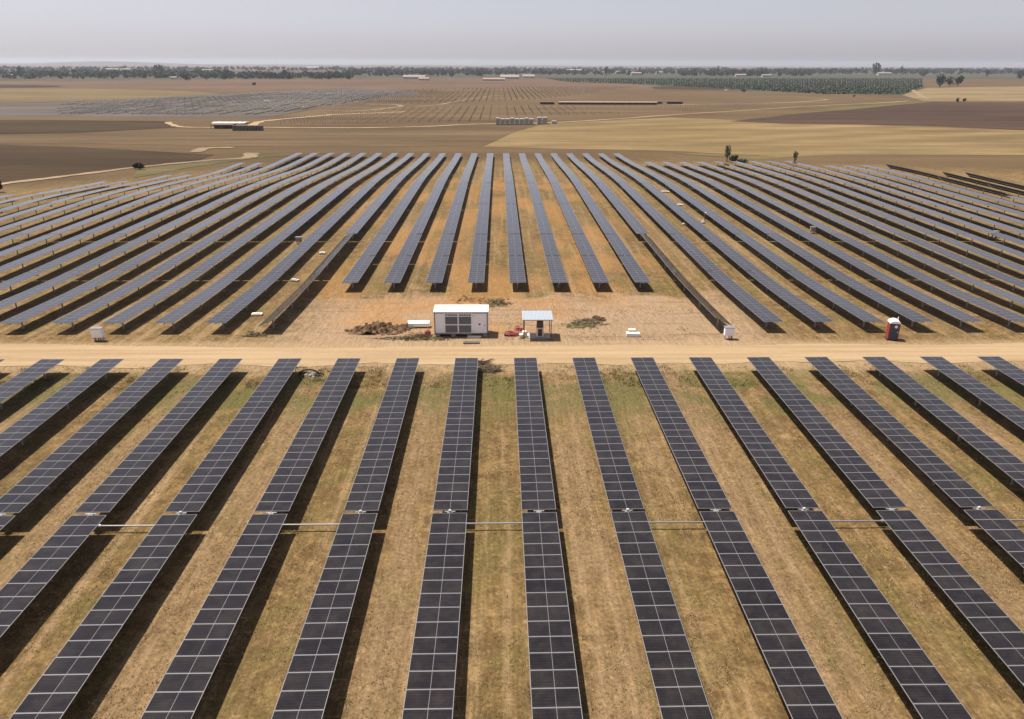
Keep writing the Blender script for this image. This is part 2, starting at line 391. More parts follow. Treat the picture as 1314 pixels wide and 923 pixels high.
field('field', [(860, 196), (1130, 205), (1314, 214), (1450, 222), (1450, 228), (1314, 220), (1130, 209), (900, 200)], grassf)
M_track = mat_field('worn_track', (.46, .33, .205), (.60, .44, .28), .03)
tracks = [
 (3.2, [(-60, 246), (0, 237), (90, 226), (170, 216), (260, 207), (322, 203)]),
 (3.6, [(215, 157), (222, 161), (245, 164), (330, 164), (440, 164.5), (540, 163), (600, 160), (650, 159), (700, 158), (760, 155), (860, 148), (940, 143), (1000, 139), (1060, 135.5), (1120, 133), (1165, 130)]),
 (5.0, [(322, 163), (330, 158), (345, 155), (400, 150), (440, 147), (520, 144)]),
 (4.5, [(440, 143.5), (470, 142), (500, 139), (515, 136.5), (505, 134.5), (470, 134)]),
 (3.2, [(520, 138), (560, 135), (600, 128), (640, 123), (700, 122)]),
 (5.0, [(380, 138), (420, 134), (440, 132), (470, 131)]),
 (5.0, [(250, 196), (256, 193), (268, 190.5), (300, 190)]),
 (6.0, [(322, 203), (320, 199), (328, 197)]),
 (6.0, [(1190, 128), (1180, 122), (1172, 117), (1166, 114)]),
 (5.0, [(1020, 126), (1060, 128), (1030, 131), (980, 133), (860, 135)]),
 (6.0, [(1260, 122), (1290, 121), (1330, 121), (1400, 121)]),
]
for i, (w, pp) in enumerate(tracks):
    ribbon('dirt_track', [pix(*q) for q in pp], w, M_road if i in (1, 2) else M_track, .17 + .004 * i, .4, 6, i)

# ------------------------------------------------------------------ solar trackers
PW, PL, GAP = 2.278, 1.134, .012
STEP = PL + GAP
def module_into(mb, y, x0=-PW / 2, z=0.0, under=True):
    x1 = -x0; y0 = y; y1 = y + PL; fr = .016; mg = .013; zt = z + .0175; zg = z + .0155; zb = z - .0175
    # frame sides + underside
    mb.quad((x0, y0, zb), (x1, y0, zb), (x1, y0, zt), (x0, y0, zt), 1); mb.quad((x1, y1, zb), (x0, y1, zb), (x0, y1, zt), (x1, y1, zt), 1)
    mb.quad((x1, y0, zb), (x1, y1, zb), (x1, y1, zt), (x1, y0, zt), 1); mb.quad((x0, y1, zb), (x0, y0, zb), (x0, y0, zt), (x0, y1, zt), 1)
    mb.quad((x0, y1, zb), (x1, y1, zb), (x1, y0, zb), (x0, y0, zb), 3)
    # frame top rim
    mb.quad((x0, y0, zt), (x1, y0, zt), (x1, y0 + fr, zt), (x0, y0 + fr, zt), 1); mb.quad((x0, y1 - fr, zt), (x1, y1 - fr, zt), (x1, y1, zt), (x0, y1, zt), 1)
    mb.quad((x0, y0 + fr, zt), (x0 + fr, y0 + fr, zt), (x0 + fr, y1 - fr, zt), (x0, y1 - fr, zt), 1); mb.quad((x1 - fr, y0 + fr, zt), (x1, y0 + fr, zt), (x1, y1 - fr, zt), (x1 - fr, y1 - fr, zt), 1)
    # backsheet seen round and between the two halves, then the cells
    a, b, c, d = x0 + fr, x1 - fr, y0 + fr, y1 - fr; ce = .010
    mb.quad((a, c, zg), (b, c, zg), (b, c + mg, zg), (a, c + mg, zg), 2); mb.quad((a, d - mg, zg), (b, d - mg, zg), (b, d, zg), (a, d, zg), 2)
    mb.quad((a, c + mg, zg), (a + mg, c + mg, zg), (a + mg, d - mg, zg), (a, d - mg, zg), 2); mb.quad((b - mg, c + mg, zg), (b, c + mg, zg), (b, d - mg, zg), (b - mg, d - mg, zg), 2)
    mb.quad((-ce, c + mg, zg), (ce, c + mg, zg), (ce, d - mg, zg), (-ce, d - mg, zg), 2)
    mb.quad((a + mg, c + mg, zg), (-ce, c + mg, zg), (-ce, d - mg, zg), (a + mg, d - mg, zg), 0); mb.quad((ce, c + mg, zg), (b - mg, c + mg, zg), (b - mg, d - mg, zg), (ce, d - mg, zg), 0)
PM = [M_glass, M_alu, M_back, M_under]
mb = MB(); module_into(mb, -PL / 2); ME_MODULE = mb.mesh('solar_panel', PM)
_tab = {}
def table_mesh(n):
    if n not in _tab:
        mb = MB()
        for i in range(n): module_into(mb, (i - n / 2) * STEP + GAP / 2)
        _tab[n] = mb.mesh('panel_table', PM)
    return _tab[n]
_tube = {}
def tube_mesh(L):
    k = round(L, 1)
    if k not in _tube:
        mb = MB(); mb.tube((0, -L / 2, 0), (0, L / 2, 0), .065, n=8)
        y = -L / 2 + .5
        while y < L / 2: mb.box(-.35, .35, y - .03, y + .03, .06, .085); y += STEP
        _tube[k] = mb.mesh('torque_tube', M_steel)
    return _tube[k]
mb = MB(); mb.box(-.075, .075, -.006, .006, -.4, 1.18).box(-.08, -.072, -.05, .05, -.4, 1.18).box(.072, .08, -.05, .05, -.4, 1.18).box(-.13, .13, -.05, .05, 1.12, 1.2)
ME_POST = mb.mesh('post', M_steel)
mb = MB(); mb.box(-.08, .08, -.07, .07, 0, .16); mb.tube((.02, -.06, .16), (.02, .06, .16), .03); ME_SENSOR = mb.mesh('sensor_box', M_alu2)
mb = MB(); mb.box(-.17, .17, -.12, .12, .75, 1.3); mb.tube((0, -.15, 1.2), (0, .15, 1.2), .13, n=10); ME_DRIVE = mb.mesh('drive_gearbox', M_alu)
AX = 1.23      # tube axis above ground
ORD = ['zeroth', 'first', 'second', 'third', 'fourth', 'fifth', 'sixth', 'seventh', 'eighth', 'ninth', 'tenth', 'eleventh', 'twelfth', 'thirteenth', 'fourteenth',
       'fifteenth', 'sixteenth', 'seventeenth', 'eighteenth', 'nineteenth', 'twentieth', 'twenty-first', 'twenty-second', 'twenty-third']
ROWX = lambda k: 2.54 + 5.84 * k
def tracker(x, y0, y1, tilt, label, group, detail, sensor=False):
    """one drive unit: rotating table (tube + modules) on fixed posts"""
    L = y1 - y0; ym = (y0 + y1) / 2; z0, z1 = tzf(x, y0), tzf(x, y1)
    root = empty('solar_tracker', (x, ym, (z0 + z1) / 2)); tag(root, label, 'solar tracker', group)
    pitch = math.atan2(z1 - z0, L); n = int((L - .36) / 2 / STEP); half = n * STEP
    rot = (Matrix.Rotation(pitch, 3, 'X') @ Matrix.Rotation(tilt, 3, 'Y')).to_euler()
    rm = rot.to_matrix()
    def onax(dy, dz): return Vector((0, 0, AX)) + rm @ Vector((0, dy, dz))
    inst('torque_tube', tube_mesh(L - .1), root, (0, 0, AX), rot)
    for sgn in (-1, 1):
        c = sgn * (.17 + half / 2)
        if detail >= 2:
            for i in range(n):
                yy = c + (i - (n - 1) / 2) * STEP
                if sgn < 0 and ym + yy < 18: continue
                p = inst('solar_panel', ME_MODULE, root, onax(yy, .105), rot)
        else:
            inst('panel_table', table_mesh(n), root, onax(c, .105), rot)
    inst('drive_gearbox', ME_DRIVE, root, (0, 0, 0))
    m = max(2, int(half / 6.5))
    for sgn in (-1, 1):
        for i in range(m):
            dy = sgn * (half * (i + .75) / m); inst('post', ME_POST, root, (0, dy, math.tan(pitch) * dy))
    if sensor: inst('sensor_box', ME_SENSOR, root, onax(0, .07))
    return root
def tracker_bent(x, y0, y1, tilt, label, group, detail):
    """as tracker(), its tube and modules stepping with the ground under it"""
    L = y1 - y0; ym = (y0 + y1) / 2; zr = tzf(x, ym)
    root = empty('solar_tracker', (x, ym, zr)); tag(root, label, 'solar tracker', group)
    n = round((L - .3) / 2 / STEP); st_ = (L - .34) / 2 / n; half = n * st_
    dzr = lambda dy: tzf(x, ym + dy) - zr
    T = Matrix.Rotation(tilt, 3, 'Y')
    mb = MB(); q = [-L / 2 + L * i / 12 for i in range(13)]
    for a, b in zip(q, q[1:]): mb.tube((0, a, AX + dzr(a)), (0, b, AX + dzr(b)), .065, n=6)
    mb.build('torque_tube', M_steel, root)
    for sgn in (-1, 1):
        mb = MB()
        for i in range(n):
            yc = sgn * .14 + sgn * (i + .5) * st_; i0 = len(mb.v); module_into(mb, -PL / 2)
            sl_ = (dzr(yc + .5) - dzr(yc - .5)); zc = dzr(yc)
            for j in range(i0, len(mb.v)):
                v = T @ (Vector(mb.v[j]) + Vector((0, 0, .105))); mb.v[j] = (v.x, v.y + yc, v.z + AX + zc + sl_ * v.y)
        mb.build('panel_table', PM, root)
    if detail >= 1: inst('drive_gearbox', ME_DRIVE, root, (0, 0, 0))
    m = max(2, int(half / 6.5)) if detail >= 1 else int(half / 8) + 1
    for sgn in (-1, 1):
        for i in range(m):
            dy = sgn * (half * (i + .75) / m); inst('post', ME_POST, root, (0, dy, dzr(dy)))
    return root
def rowphrase(k):
    if k == -1: return "in the white container's row"
    if k == 0: return "in the canopy's row"
    if k < 0: return "%s row left of white container's row" % ORD[-1 - k]
    return "%s row right of canopy's row" % ORD[k]
# foreground block
for k in range(-10, 10):
    if k == -1: lab = 'foreground solar tracker row whose far end stops just below the white container'
    elif k == 0: lab = 'foreground solar tracker row whose far end stops just below the metal canopy'
    elif k < 0: lab = 'foreground solar tracker row, %s left of the one ending below the white container' % ORD[-1 - k]
    else: lab = 'foreground solar tracker row, %s right of the one ending below the metal canopy' % ORD[k]
    tracker(ROWX(k), 14.3, 70.25, R(random.uniform(-.7, .7)), lab, 'solar tracker rows in front of the road', 2, k in (-4, -2, -1, 1, 3, 5))
# block beyond the road
SECT = ['next to the road', 'second from the road', 'third from the road', 'fourth from the road', 'fifth from the road']
def visible(x, y0, y1):
    for i in range(9):
        y = y0 + (y1 - y0) * i / 8
        for dx in (-1.1, 1.1):
            q = proj((x + dx, y, tzf(x, y) + 1.3))
            if q and -25 < q[0] < W_PX + 25 and q[1] < H_PX: return True
    return False
for k in range(-20, 23):
    x = ROWX(k)
    first = 101.2 if -4 <= k <= 3 else 82.0
    if k == -20: segs = [(133.9, 180, 0)]
    elif k in (-18, -19): segs = [(first, 133.6, 0), (133.9, 180, 0), (180.3, 212, 0)]
    elif k in (-16, -17): segs = [(first, 133.6, 0), (133.9, 195.7, 0), (196, 227, 0)]
    elif k in (-14, -15): segs = [(first, 133.6, 0), (133.9, 195.7, 0), (196, 227, 0), (227.3, 257, 0)]
    elif k == 20: segs = [(first, 133.6, 0), (133.9, 176, 0), (176.5, 235, 38)]
    elif k == 21: segs = [(first, 133.6, 0), (133.9, 172, 0), (172.5, 214, 38)]
    elif k == 22: segs = [(150, 213, 38)]
    elif k >= 17: segs = [(first, 133.6, 0), (133.9, 195.7, 0), (196, 238, 0)]
    elif k >= 8: segs = [(first, 133.6, 0), (133.9, 195.7, 0), (196, 227, 0), (227.3, 257, 0)]
    else: segs = [(first, 133.6, 0), (133.9, 195.7, 0), (196, 227, 0), (227.3, 257, 0), (257.3, 287, 0)]
    for j, (a, b, tl) in enumerate(segs):
        if not visible(x, a, b): continue
        if j == 0 and k == 4: tl = 26
        if j == 0 and k == -5: tl = -24
        pre = 'steeply tilted' if tl else 'flat'
        where = SECT[j] if not (k in (22, -20)) else 'at the field edge'
        lab = '%s tracker beyond road, %s, %s' % (pre, rowphrase(k), where)
        tracker_bent(x, a, b, R(tl if tl else random.uniform(-1.9, 1.9)), lab, 'solar tracker sections beyond the road', 1 if b < 200 else 0)

# drive shafts that link pairs of rows in front of the road
for a in (-9, -7, -5, -3, -1, 1, 3, 5, 7):
    xa, xb = ROWX(a), ROWX(a + 1)
    r = empty('drive_shaft', ((xa + xb) / 2, 42.15, 0))
    nm = {-1: 'between the rows ending below the white container and the canopy'}.get(a)
    if nm is None:
        nm = ('between the %s and %s rows left of the container row' % (ORD[-1 - a], ORD[-2 - a])) if a < -1 else ('between the %s and %s rows right of the canopy row' % (ORD[a], ORD[a + 1]))
    tag(r, 'thin pale steel shaft ' + nm, 'drive shaft', 'drive shafts linking pairs of foreground rows')
    h = (xb - xa) / 2
    MB().tube((-h + .5, 0, .48), (h - .5, 0, .48), .055, n=8).build('pipe', M_alu, r)
    for s in (-1, 1):
        MB().tube((s * (h - .5), 0, .48), (s * (h - .12), 0, .95), .05, n=8).tube((s * (h - .62), 0, .48), (s * (h - .45), 0, .48), .1, n=10).build('joint', M_steel, r)
#MARK_OBJECTS
# ------------------------------------------------------------------ working area beside the road
M_cont = simple('container_paint', (.82, .84, .90), .45, .0, .4, .05, 1.5)
M_roofw = simple('white_roof_paint', (.86, .85, .82), .4, 0, .4, .05, 2)
M_dark = simple('dark_louvre', (.24, .225, .22), .6, 0, .3, .2, 4)
M_darker = simple('dark_recess', (.08, .074, .07), .8, 0, .2, .2, 4)
M_red = simple('red_plastic', (.30, .045, .04), .45, 0, .4, .12, 3)
M_conc = simple('concrete', (.36, .34, .31), .9, 0, .2, .15, 2)
M_wood = simple('weathered_timber', (.30, .21, .13), .85, 0, .2, .25, 4)
M_brown = simple('rusty_brown_paint', (.11, .06, .042), .7, 0, .3, .3, 5)
M_cream = simple('cream_plastic', (.66, .62, .50), .5, 0, .4, .08, 4)
M_black = simple('black_rubber', (.025, .024, .024), .7, 0, .3, .2, 4)
M_navy = simple('dark_blue_plastic', (.045, .05, .085), .45, 0, .4, .1, 3)
M_sheet = simple('zinc_roof_sheet', (.36, .39, .43), .4, .25, .5, .08, 1.5)
M_sack = simple('white_sacking', (.46, .44, .40), .8, 0, .2, .1, 5)

# container: front face towards the road
c = pix(592, 432.5); cont = empty('inverter_container', (c.x, c.y + 1.25, c.z))
tag(cont, 'white inverter container with four dark louvres standing beside the sand road', 'container')
hx, hy, zb, zt = 3.03, 1.22, .32, 2.9
mb = MB().box(-hx, hx, -hy, hy, zb, zt)
for i in range(36):      # corrugated sides and back
    x = -hx + .12 + i * (2 * hx - .24) / 35; mb.box(x - .03, x + .03, hy, hy + .025, zb + .15, zt - .1)
for i in range(13):
    y = -hy + .15 + i * (2 * hy - .3) / 12
    for s in (-1, 1): mb.box(min(s * hx, s * (hx + .025)), max(s * hx, s * (hx + .025)), y - .03, y + .03, zb + .15, zt - .1)
mb.build('body', M_cont, cont)
MB().box(-hx - .07, hx + .07, -hy - .09, hy + .07, zt, zt + .14).build('roof', M_roofw, cont, bevel=.03)
mb = MB()
for x in (-2.7, -.9, .9, 2.7): mb.box(x - .25, x + .25, -hy + .1, hy - .1, 0, .32)
mb.build('footings', M_conc, cont)
mb = MB()
for sx in (-1, 1):
    mb.box(sx * (hx - .05) - .06, sx * (hx - .05) + .06, -hy - .03, -hy, zb, zt)
mb.box(-hx + .01, hx - .01, -hy - .03, -hy, zb, zb + .14).box(-hx + .01, hx - .01, -hy - .03, -hy, zt - .1, zt)
mb.build('corner_frame', M_alu, cont)
for (x0, x1, z0, z1) in ((-1.78, -.40, 1.54, 2.44), (-.24, 1.14, 1.54, 2.44), (-1.78, -.40, .52, 1.42), (-.24, 1.14, .52, 1.42)):
    lv = MB().box(x0, x1, -hy - .05, -hy + .0, z0, z1).build('louvre', M_darker, cont)
    mb = MB(); n = 9
    for i in range(n):
        z = z0 + (i + .5) * (z1 - z0) / n
        mb.quad((x0 + .04, -hy - .055, z + .03), (x1 - .04, -hy - .055, z + .03), (x1 - .04, -hy - .10, z - .03), (x0 + .04, -hy - .10, z - .03))
    for (a, b, d, e) in ((x0 - .05, x1 + .05, z0 - .05, z0), (x0 - .05, x1 + .05, z1, z1 + .05), (x0 - .05, x0, z0, z1), (x1, x1 + .05, z0, z1)):
        mb.box(a, b, -hy - .09, -hy, d, e, 1)
    mb.build('slats', [M_dark, M_cont], lv)
for (x0, x1) in ((-1.78, -.40), (-.24, 1.14)):
    mb = MB()
    for i in range(5):
        a = x0 + i * (x1 - x0) / 5; mb.box(a + .03, a + (x1 - x0) / 5 - .03, -hy - .03, -hy, 2.54, 2.68)
    mb.build('vent_strip', M_darker, cont)
dr = MB().box(1.42, 2.78, -hy - .055, -hy, .52, 2.72).build('door', M_cont, cont)
MB().box(2.62, 2.68, -hy - .10, -hy - .055, 1.3, 1.6).build('handle', M_steel, dr)
MB().box(1.98, 2.2, -hy - .07, -hy - .055, 1.42, 1.62).build('warning_plate', M_red, dr)
mb = MB()
for z in (.7, 2.5): mb.box(1.38, 1.44, -hy - .08, -hy, z - .07, z + .07)
mb.build('hinges', M_steel, dr)
cx, cyy = c.x, c.y
# pit shadow in front, modelled as a dark-topped box, and timber offcut
pit = pix(605, 440.5); MB().box(-.9, .9, -.32, .32, -.02, .12).box(-.82, .82, -.24, .24, .12, .125, 1).build('pit_shadow', [M_brown, M_darker], None, pit)
tag(bpy.data.objects['pit_shadow'], 'dark box standing in for the pit shadow in front of the white container', 'pit shadow')
p = pix(608, 433.8); o = MB().box(-.75, .75, -.08, .08, 0, .14).box(-.6, .9, .02, .14, .14, .22).build('timber_offcut', M_cream, None, p)
tag(o, 'pale timber offcuts lying at the foot of the white container', 'timber')

# long white crate left of the container
p = pix(538, 420); r = empty('white_crate', p, R(2)); tag(r, 'long low white crate left of the white container', 'crate')
MB().box(-1.25, 1.25, -.42, .42, .16, .62).build('box', M_white, r, bevel=.03)
MB().box(-1.32, 1.22, -.10, .48, .62, .70).build('lid', M_roofw, r, bevel=.01)
MB().box(-1.1, -.9, -.4, .4, 0, .16).box(.9, 1.1, -.4, .4, 0, .16).build('skids', M_wood, r)
# red jerrycan
p = pix(549, 430); r = empty('red_jerrycan', p, R(20)); tag(r, 'small red container on the ground at the left corner of the white container', 'jerrycan')
MB().box(-.32, .32, -.2, .2, 0, .5).build('body', M_red, r, bevel=.05); MB().tube((.15, 0, .5), (.15, 0, .6), .06).tube((-.2, 0, .56), (.05, 0, .56), .03).build('cap', M_black, r)

# canopy
p = pix(689, 431.5); can = empty('canopy_shelter', p); tag(can, 'open canopy with pale metal sheet roof on thin posts beside the white container', 'canopy')
mb = MB()
N = 22
for i in range(N):
    x0 = -1.72 + i * 3.44 / N; xm = x0 + 3.44 / N / 2; x1 = x0 + 3.44 / N
    for a, b, za, zb_ in ((x0, xm, 0, .035), (xm, x1, .035, 0)):
        mb.quad((a, -1.55, 2.46 + za), (b, -1.55, 2.46 + zb_), (b, 1.45, 2.58 + zb_), (a, 1.45, 2.58 + za))
        mb.quad((a, 1.45, 2.57 + za), (b, 1.45, 2.57 + zb_), (b, -1.55, 2.45 + zb_), (a, -1.55, 2.45 + za))
mb.build('roof_sheet', M_sheet, can)
for y, z in ((-1.45, 2.43), (0, 2.49), (1.35, 2.55)): MB().box(-1.7, 1.7, y - .035, y + .035, z - .08, z).build('purlin', M_steel, can)
for x in (-1.5, 1.5):
    for y, z in ((-1.45, 2.36), (1.35, 2.46)): MB().box(x - .04, x + .04, y - .04, y + .04, 0, z).build('post', M_brown, can)
pd = MB().box(-1.3, 1.5, -.95, .75, -.05, .12).build('concrete_pad', M_conc, None, p); tag(pd, 'grey concrete pad lying in the shade under the metal canopy', 'concrete pad')
r = empty('generator', p + Vector((.32, -.15, .12))); tag(r, 'upright brown and white machine on the concrete pad under the canopy', 'generator')
MB().box(-.42, .42, -.42, .42, 0, 1.05).build('cabinet', M_white, r, bevel=.04)
MB().tube((0, 0, 1.05), (0, 0, 1.75), .40, .36, 14).build('tank', M_brown, r)
MB().box(-.24, .24, -.47, -.42, .1, .95).build('door', M_brown, r)
MB().tube((.1, .1, 1.75), (.1, .1, 1.95), .05).tube((-.15, 0, 1.75), (-.15, 0, 1.83), .1).build('filler', M_black, r)
p = pix(673, 433); r = empty('water_drum', p); tag(r, 'cream plastic drum left of the concrete pad under the canopy', 'drum')
MB().tube((0, 0, 0), (0, 0, .12), .28, .30, 14).tube((0, 0, .12), (0, 0, .72), .30, .30, 14).tube((0, 0, .72), (0, 0, .80), .30, .22, 14).build('body', M_cream, r)
MB().tube((.1, 0, .80), (.1, 0, .86), .07).build('cap', M_white, r)
p = pix(668.5, 434); r = empty('plastic_tub', p); tag(r, 'small cream tub beside the plastic drum near the canopy', 'tub')
MB().tube((0, 0, 0), (0, 0, .42), .18, .22, 12).build('body', M_cream, r); MB().tube((0, 0, .42), (0, 0, .46), .24, .24, 12).build('lid', M_white, r)

def coil_mesh(R0, turns, th, h, seed, squash=1.0):
    rr = random.Random(seed); mb = MB(); prev = None
    for i in range(turns * 18):
        a = i / 18 * 2 * math.pi; q = R0 * (.72 + .28 * math.sin(a * .37 + seed)) + rr.uniform(-.05, .05)
        pnt = (q * math.cos(a), q * math.sin(a) * squash, th + h * i / (turns * 18) * (.6 + .4 * math.sin(a * .5)))
        if prev: mb.tube(prev, pnt, th, n=6, cap=False)
        prev = pnt
    return mb
for (px_, py_, R0, s_, lab) in ((657, 430, .85, .75, 'tangled red cable coil on the ground left of the canopy, the larger loop'), (666, 424, .55, .8, 'smaller red cable coil behind the larger one, left of the canopy')):
    o = coil_mesh(R0, 8, .04, .42, px_, s_).build('cable_coil', M_red, None, pix(px_, py_)); tag(o, lab, 'cable coil')
o = coil_mesh(.3, 4, .04, .2, 3, .8).build('black_hose_coil', M_black, None, pix(650, 431)); tag(o, 'small black hose coil at the left of the red cable coils', 'hose')

# small white box right of the canopy
p = pix(812, 431.5); r = empty('white_box', p, R(-4)); tag(r, 'small white box on bare soil right of the canopy', 'box')
MB().box(-.75, .75, -.32, .32, 0, .42).build('body', M_white, r, bevel=.03); MB().box(-.5, .3, .1, .55, 0, .75).build('rear_lid', M_cream, r, bevel=.02)

# white pallets and sheets lying between the rows
def slab(px_, py_, w, d, rz, lab, m=M_sack):
    p = pix(px_, py_); r = empty('pallet', p, R(rz)); tag(r, lab, 'pallet')
    mb = MB()
    for y in (-d / 2 + .06, 0, d / 2 - .06): mb.box(-w / 2, w / 2, y - .05, y + .05, 0, .1)
    mb.build('bearers', M_wood, r)
    MB().box(-w / 2, w / 2, -d / 2, d / 2, .1, .26).box(-w / 2 + .1, w / 4, -d / 2 + .1, d / 4, .26, .36).build('load', m, r, bevel=.02)
slab(413.5, 326, .9, 1.0, 12, 'white pallet load lying just behind the steeply tilted row, left of centre')
slab(378.5, 361, 1.15, .8, -18, 'white pallet load between rows in front of the other pallet, left of centre')
slab(330, 405, 1.3, .7, 8, 'cream timber pallet lying left of the low end of the steeply tilted row', M_cream)
slab(854, 247, 1.9, 1.2, 0, 'pale pallet load far up between rows right of centre')
slab(872.5, 264, 1.3, 1.2, 0, 'white sack pile between rows beyond the standing worker')
slab(878.5, 288.8, .9, .8, 0, 'small white block on soil left of the standing worker')
slab(797, 323.5, 1.6, .7, 5, 'low pale board lying between rows behind the empty sandy area', M_cream)
p = pix(902.3, 287); mb = MB(); mb.tube((0, 0, 0), (0, 0, .5), .42, .34, 10).tube((0, 0, .5), (0, 0, .75), .34, .12, 10)
o = mb.build('white_sack', M_sack, None, p, smooth=True); tag(o, 'white sack on the ground just in front of the standing worker', 'sack')

# inverter cabinets on legs at the row ends
M_dull = simple('dull_grey_metal', (.26, .26, .25), .6)
def cabinet(px_, py_, lab, w=1.05, h=.95, zb=.45, m=None):
    p = pix(px_, py_); r = empty('inverter_cabinet', p, 0); tag(r, lab, 'cabinet', 'inverter cabinets at the row ends')
    b = MB().box(-w / 2, w / 2, -.28, .28, zb, zb + h).build('box', m or M_cont, r, bevel=.03)
    MB().box(-w / 2 + .08, w / 2 - .08, -.305, -.283, zb + .08, zb + h - .08).build('door', m or M_cont, b)
    MB().box(-w / 2 - .06, w / 2 + .06, -.36, .36, zb + h, zb + h + .05).build('top', M_alu, r)
    for s in (-1, 1): MB().box(s * (w / 2 - .12) - .04, s * (w / 2 - .12) + .04, -.05, .3, 0, zb).build('leg', M_steel, r)
    MB().tube((.2, -.1, zb), (.35, -.1, -.05), .05).tube((0, -.1, zb), (.1, -.1, -.05), .05).build('conduit', M_black, r)
cabinet(127, 437.5, 'grey cabinet on legs beside the road at far left', 1.15, 1.05)
cabinet(934.5, 435, 'grey cabinet on legs at the low end of the tilted row right of centre')
cabinet(384, 313, 'grey cabinet between rows left of centre, behind the pallets', 1.0, .8, .4, M_dull)
cabinet(1042.5, 299.5, 'grey cabinet among the rows right of the standing worker', 1.0, .8, .4, M_dull)
cabinet(1276, 305, 'grey cabinet among the rows near the right edge', 1.0, .8, .4, M_dull)

# portable toilet
p = pix(1143.5, 435.5); t = empty('portable_toilet', p, R(-14)); tag(t, 'red and dark blue portable toilet with white roof beside the road', 'portable toilet')
mb = MB().box(-.56, .56, -.55, .57, .12, 2.05); mb.build('walls', M_red, t, bevel=.04)
mb = MB(); n = 10; prof = [(-.60 + 1.2 * i / n, 2.05 + .30 * math.sin(math.pi * i / n) ** .7) for i in range(n + 1)]
for i in range(n):
    (xa, za), (xb, zb_) = prof[i], prof[i + 1]
    mb.quad((xa, -.6, za), (xb, -.6, zb_), (xb, .62, zb_), (xa, .62, za))
    mb.quad((xa, -.6, 2.03), (xb, -.6, 2.03), (xb, -.6, zb_), (xa, -.6, za)); mb.quad((xb, .62, 2.03), (xa, .62, 2.03), (xa, .62, za), (xb, .62, zb_))
mb.build('roof', M_roofw, t)
d = MB().box(-.47, .47, -.60, -.55, .16, 1.98).build('door', M_navy, t, bevel=.02)
MB().box(.33, .40, -.64, -.60, 1.0, 1.15).build('handle', M_white, d)
mb = MB(); 
for i in range(12):
    a, b = 2 * math.pi * i / 12, 2 * math.pi * (i + 1) / 12
    mb.tri((.12, -.606, 1.68), (.12 + .17 * math.cos(a), -.606, 1.68 + .17 * math.sin(a)), (.12 + .17 * math.cos(b), -.606, 1.68 + .17 * math.sin(b)))
mb.build('white_sign', M_white, d)
mb = MB()
for i in range(5): mb.box(-.36, .36, -.613, -.60, .35 + i * .1, .39 + i * .1)
mb.build('door_ribs', M_navy, d)
MB().box(-.6, .6, -.6, .6, 0, .12).build('skid_base', M_black, t)
MB().tube((.42, .42, 2.1), (.42, .42, 2.55), .05).build('vent_pipe', M_white, t)

# ---------------- worker
def person(px_, py_, lab):
    p = pix(px_, py_); V = [(0, 0, .95), (0, .01, 1.2), (0, 0, 1.42), (0, 0, 1.52), (0, -.01, 1.64), (0, -.01, 1.74),
        (.10, 0, .88), (.11, -.02, .48), (.12, 0, .08), (.13, -.12, .04), (-.10, 0, .88), (-.12, .04, .48), (-.13, .05, .08), (-.14, -.08, .04),
        (.19, 0, 1.40), (.24, -.02, 1.14), (.22, -.16, .94), (.21, -.23, .90), (-.19, 0, 1.40), (-.25, 0, 1.12), (-.24, -.08, .88), (-.24, -.12, .82)]
    E = [(0, 1), (1, 2), (2, 3), (3, 4), (4, 5), (0, 6), (6, 7), (7, 8), (8, 9), (0, 10), (10, 11), (11, 12), (12, 13), (2, 14), (14, 15), (15, 16), (16, 17), (2, 18), (18, 19), (19, 20), (20, 21)]
    rad = [.15, .14, .15, .06, .09, .085, .09, .065, .05, .04, .09, .065, .05, .04, .065, .05, .04, .035, .065, .05, .04, .035]
    me = bpy.data.meshes.new('person'); me.from_pydata([Vector(v) for v in V], E, []); o = inst('person', me, None, p, (0, 0, R(25)))
    md = o.modifiers.new('skin', 'SKIN'); me.skin_vertices.new() if not me.skin_vertices else None
    for i, r_ in enumerate(rad): me.skin_vertices[0].data[i].radius = (r_, r_ * .85)
    me.skin_vertices[0].data[0].use_root = True
    sb = o.modifiers.new('sub', 'SUBSURF'); sb.levels = sb.render_levels = 1
    bpy.context.view_layer.update(); dg = bpy.context.evaluated_depsgraph_get()
    nm = bpy.data.meshes.new_from_object(o.evaluated_get(dg)); o.modifiers.clear(); o.data = nm
    nm.materials.clear()
    for m in (simple('work_trousers', (.05, .045, .06), .9), simple('maroon_work_shirt', (.16, .045, .035), .9), simple('skin', (.40, .22, .15), .6), M_black): nm.materials.append(m)
    for f in nm.polygons:
        z = f.center.z; ax = abs(f.center.x)
        f.material_index = 3 if z < .1 else 0 if z < .95 and ax < .21 else 2 if (z > 1.5 or (ax > .2 and z < 1.0)) else 1
        f.use_smooth = True
    tag(o, lab, 'person')
    mb = MB(); n = 12
    for j in range(4):
        a0, a1 = j / 4 * math.pi / 2, (j + 1) / 4 * math.pi / 2
        for i in range(n):
            b0, b1 = 2 * math.pi * i / n, 2 * math.pi * (i + 1) / n
            q = lambda a, b: (.125 * math.cos(a) * math.cos(b), .14 * math.cos(a) * math.sin(b) - .01, 1.75 + .12 * math.sin(a))
            mb.quad(q(a0, b0), q(a0, b1), q(a1, b1), q(a1, b0))
    mb.box(-.1, .1, -.2, -.1, 1.745, 1.76); mb.build('hard_hat', M_white, o, smooth=True)
person(904.3, 284.2, 'worker in maroon shirt and white hard hat standing between rows right of centre')

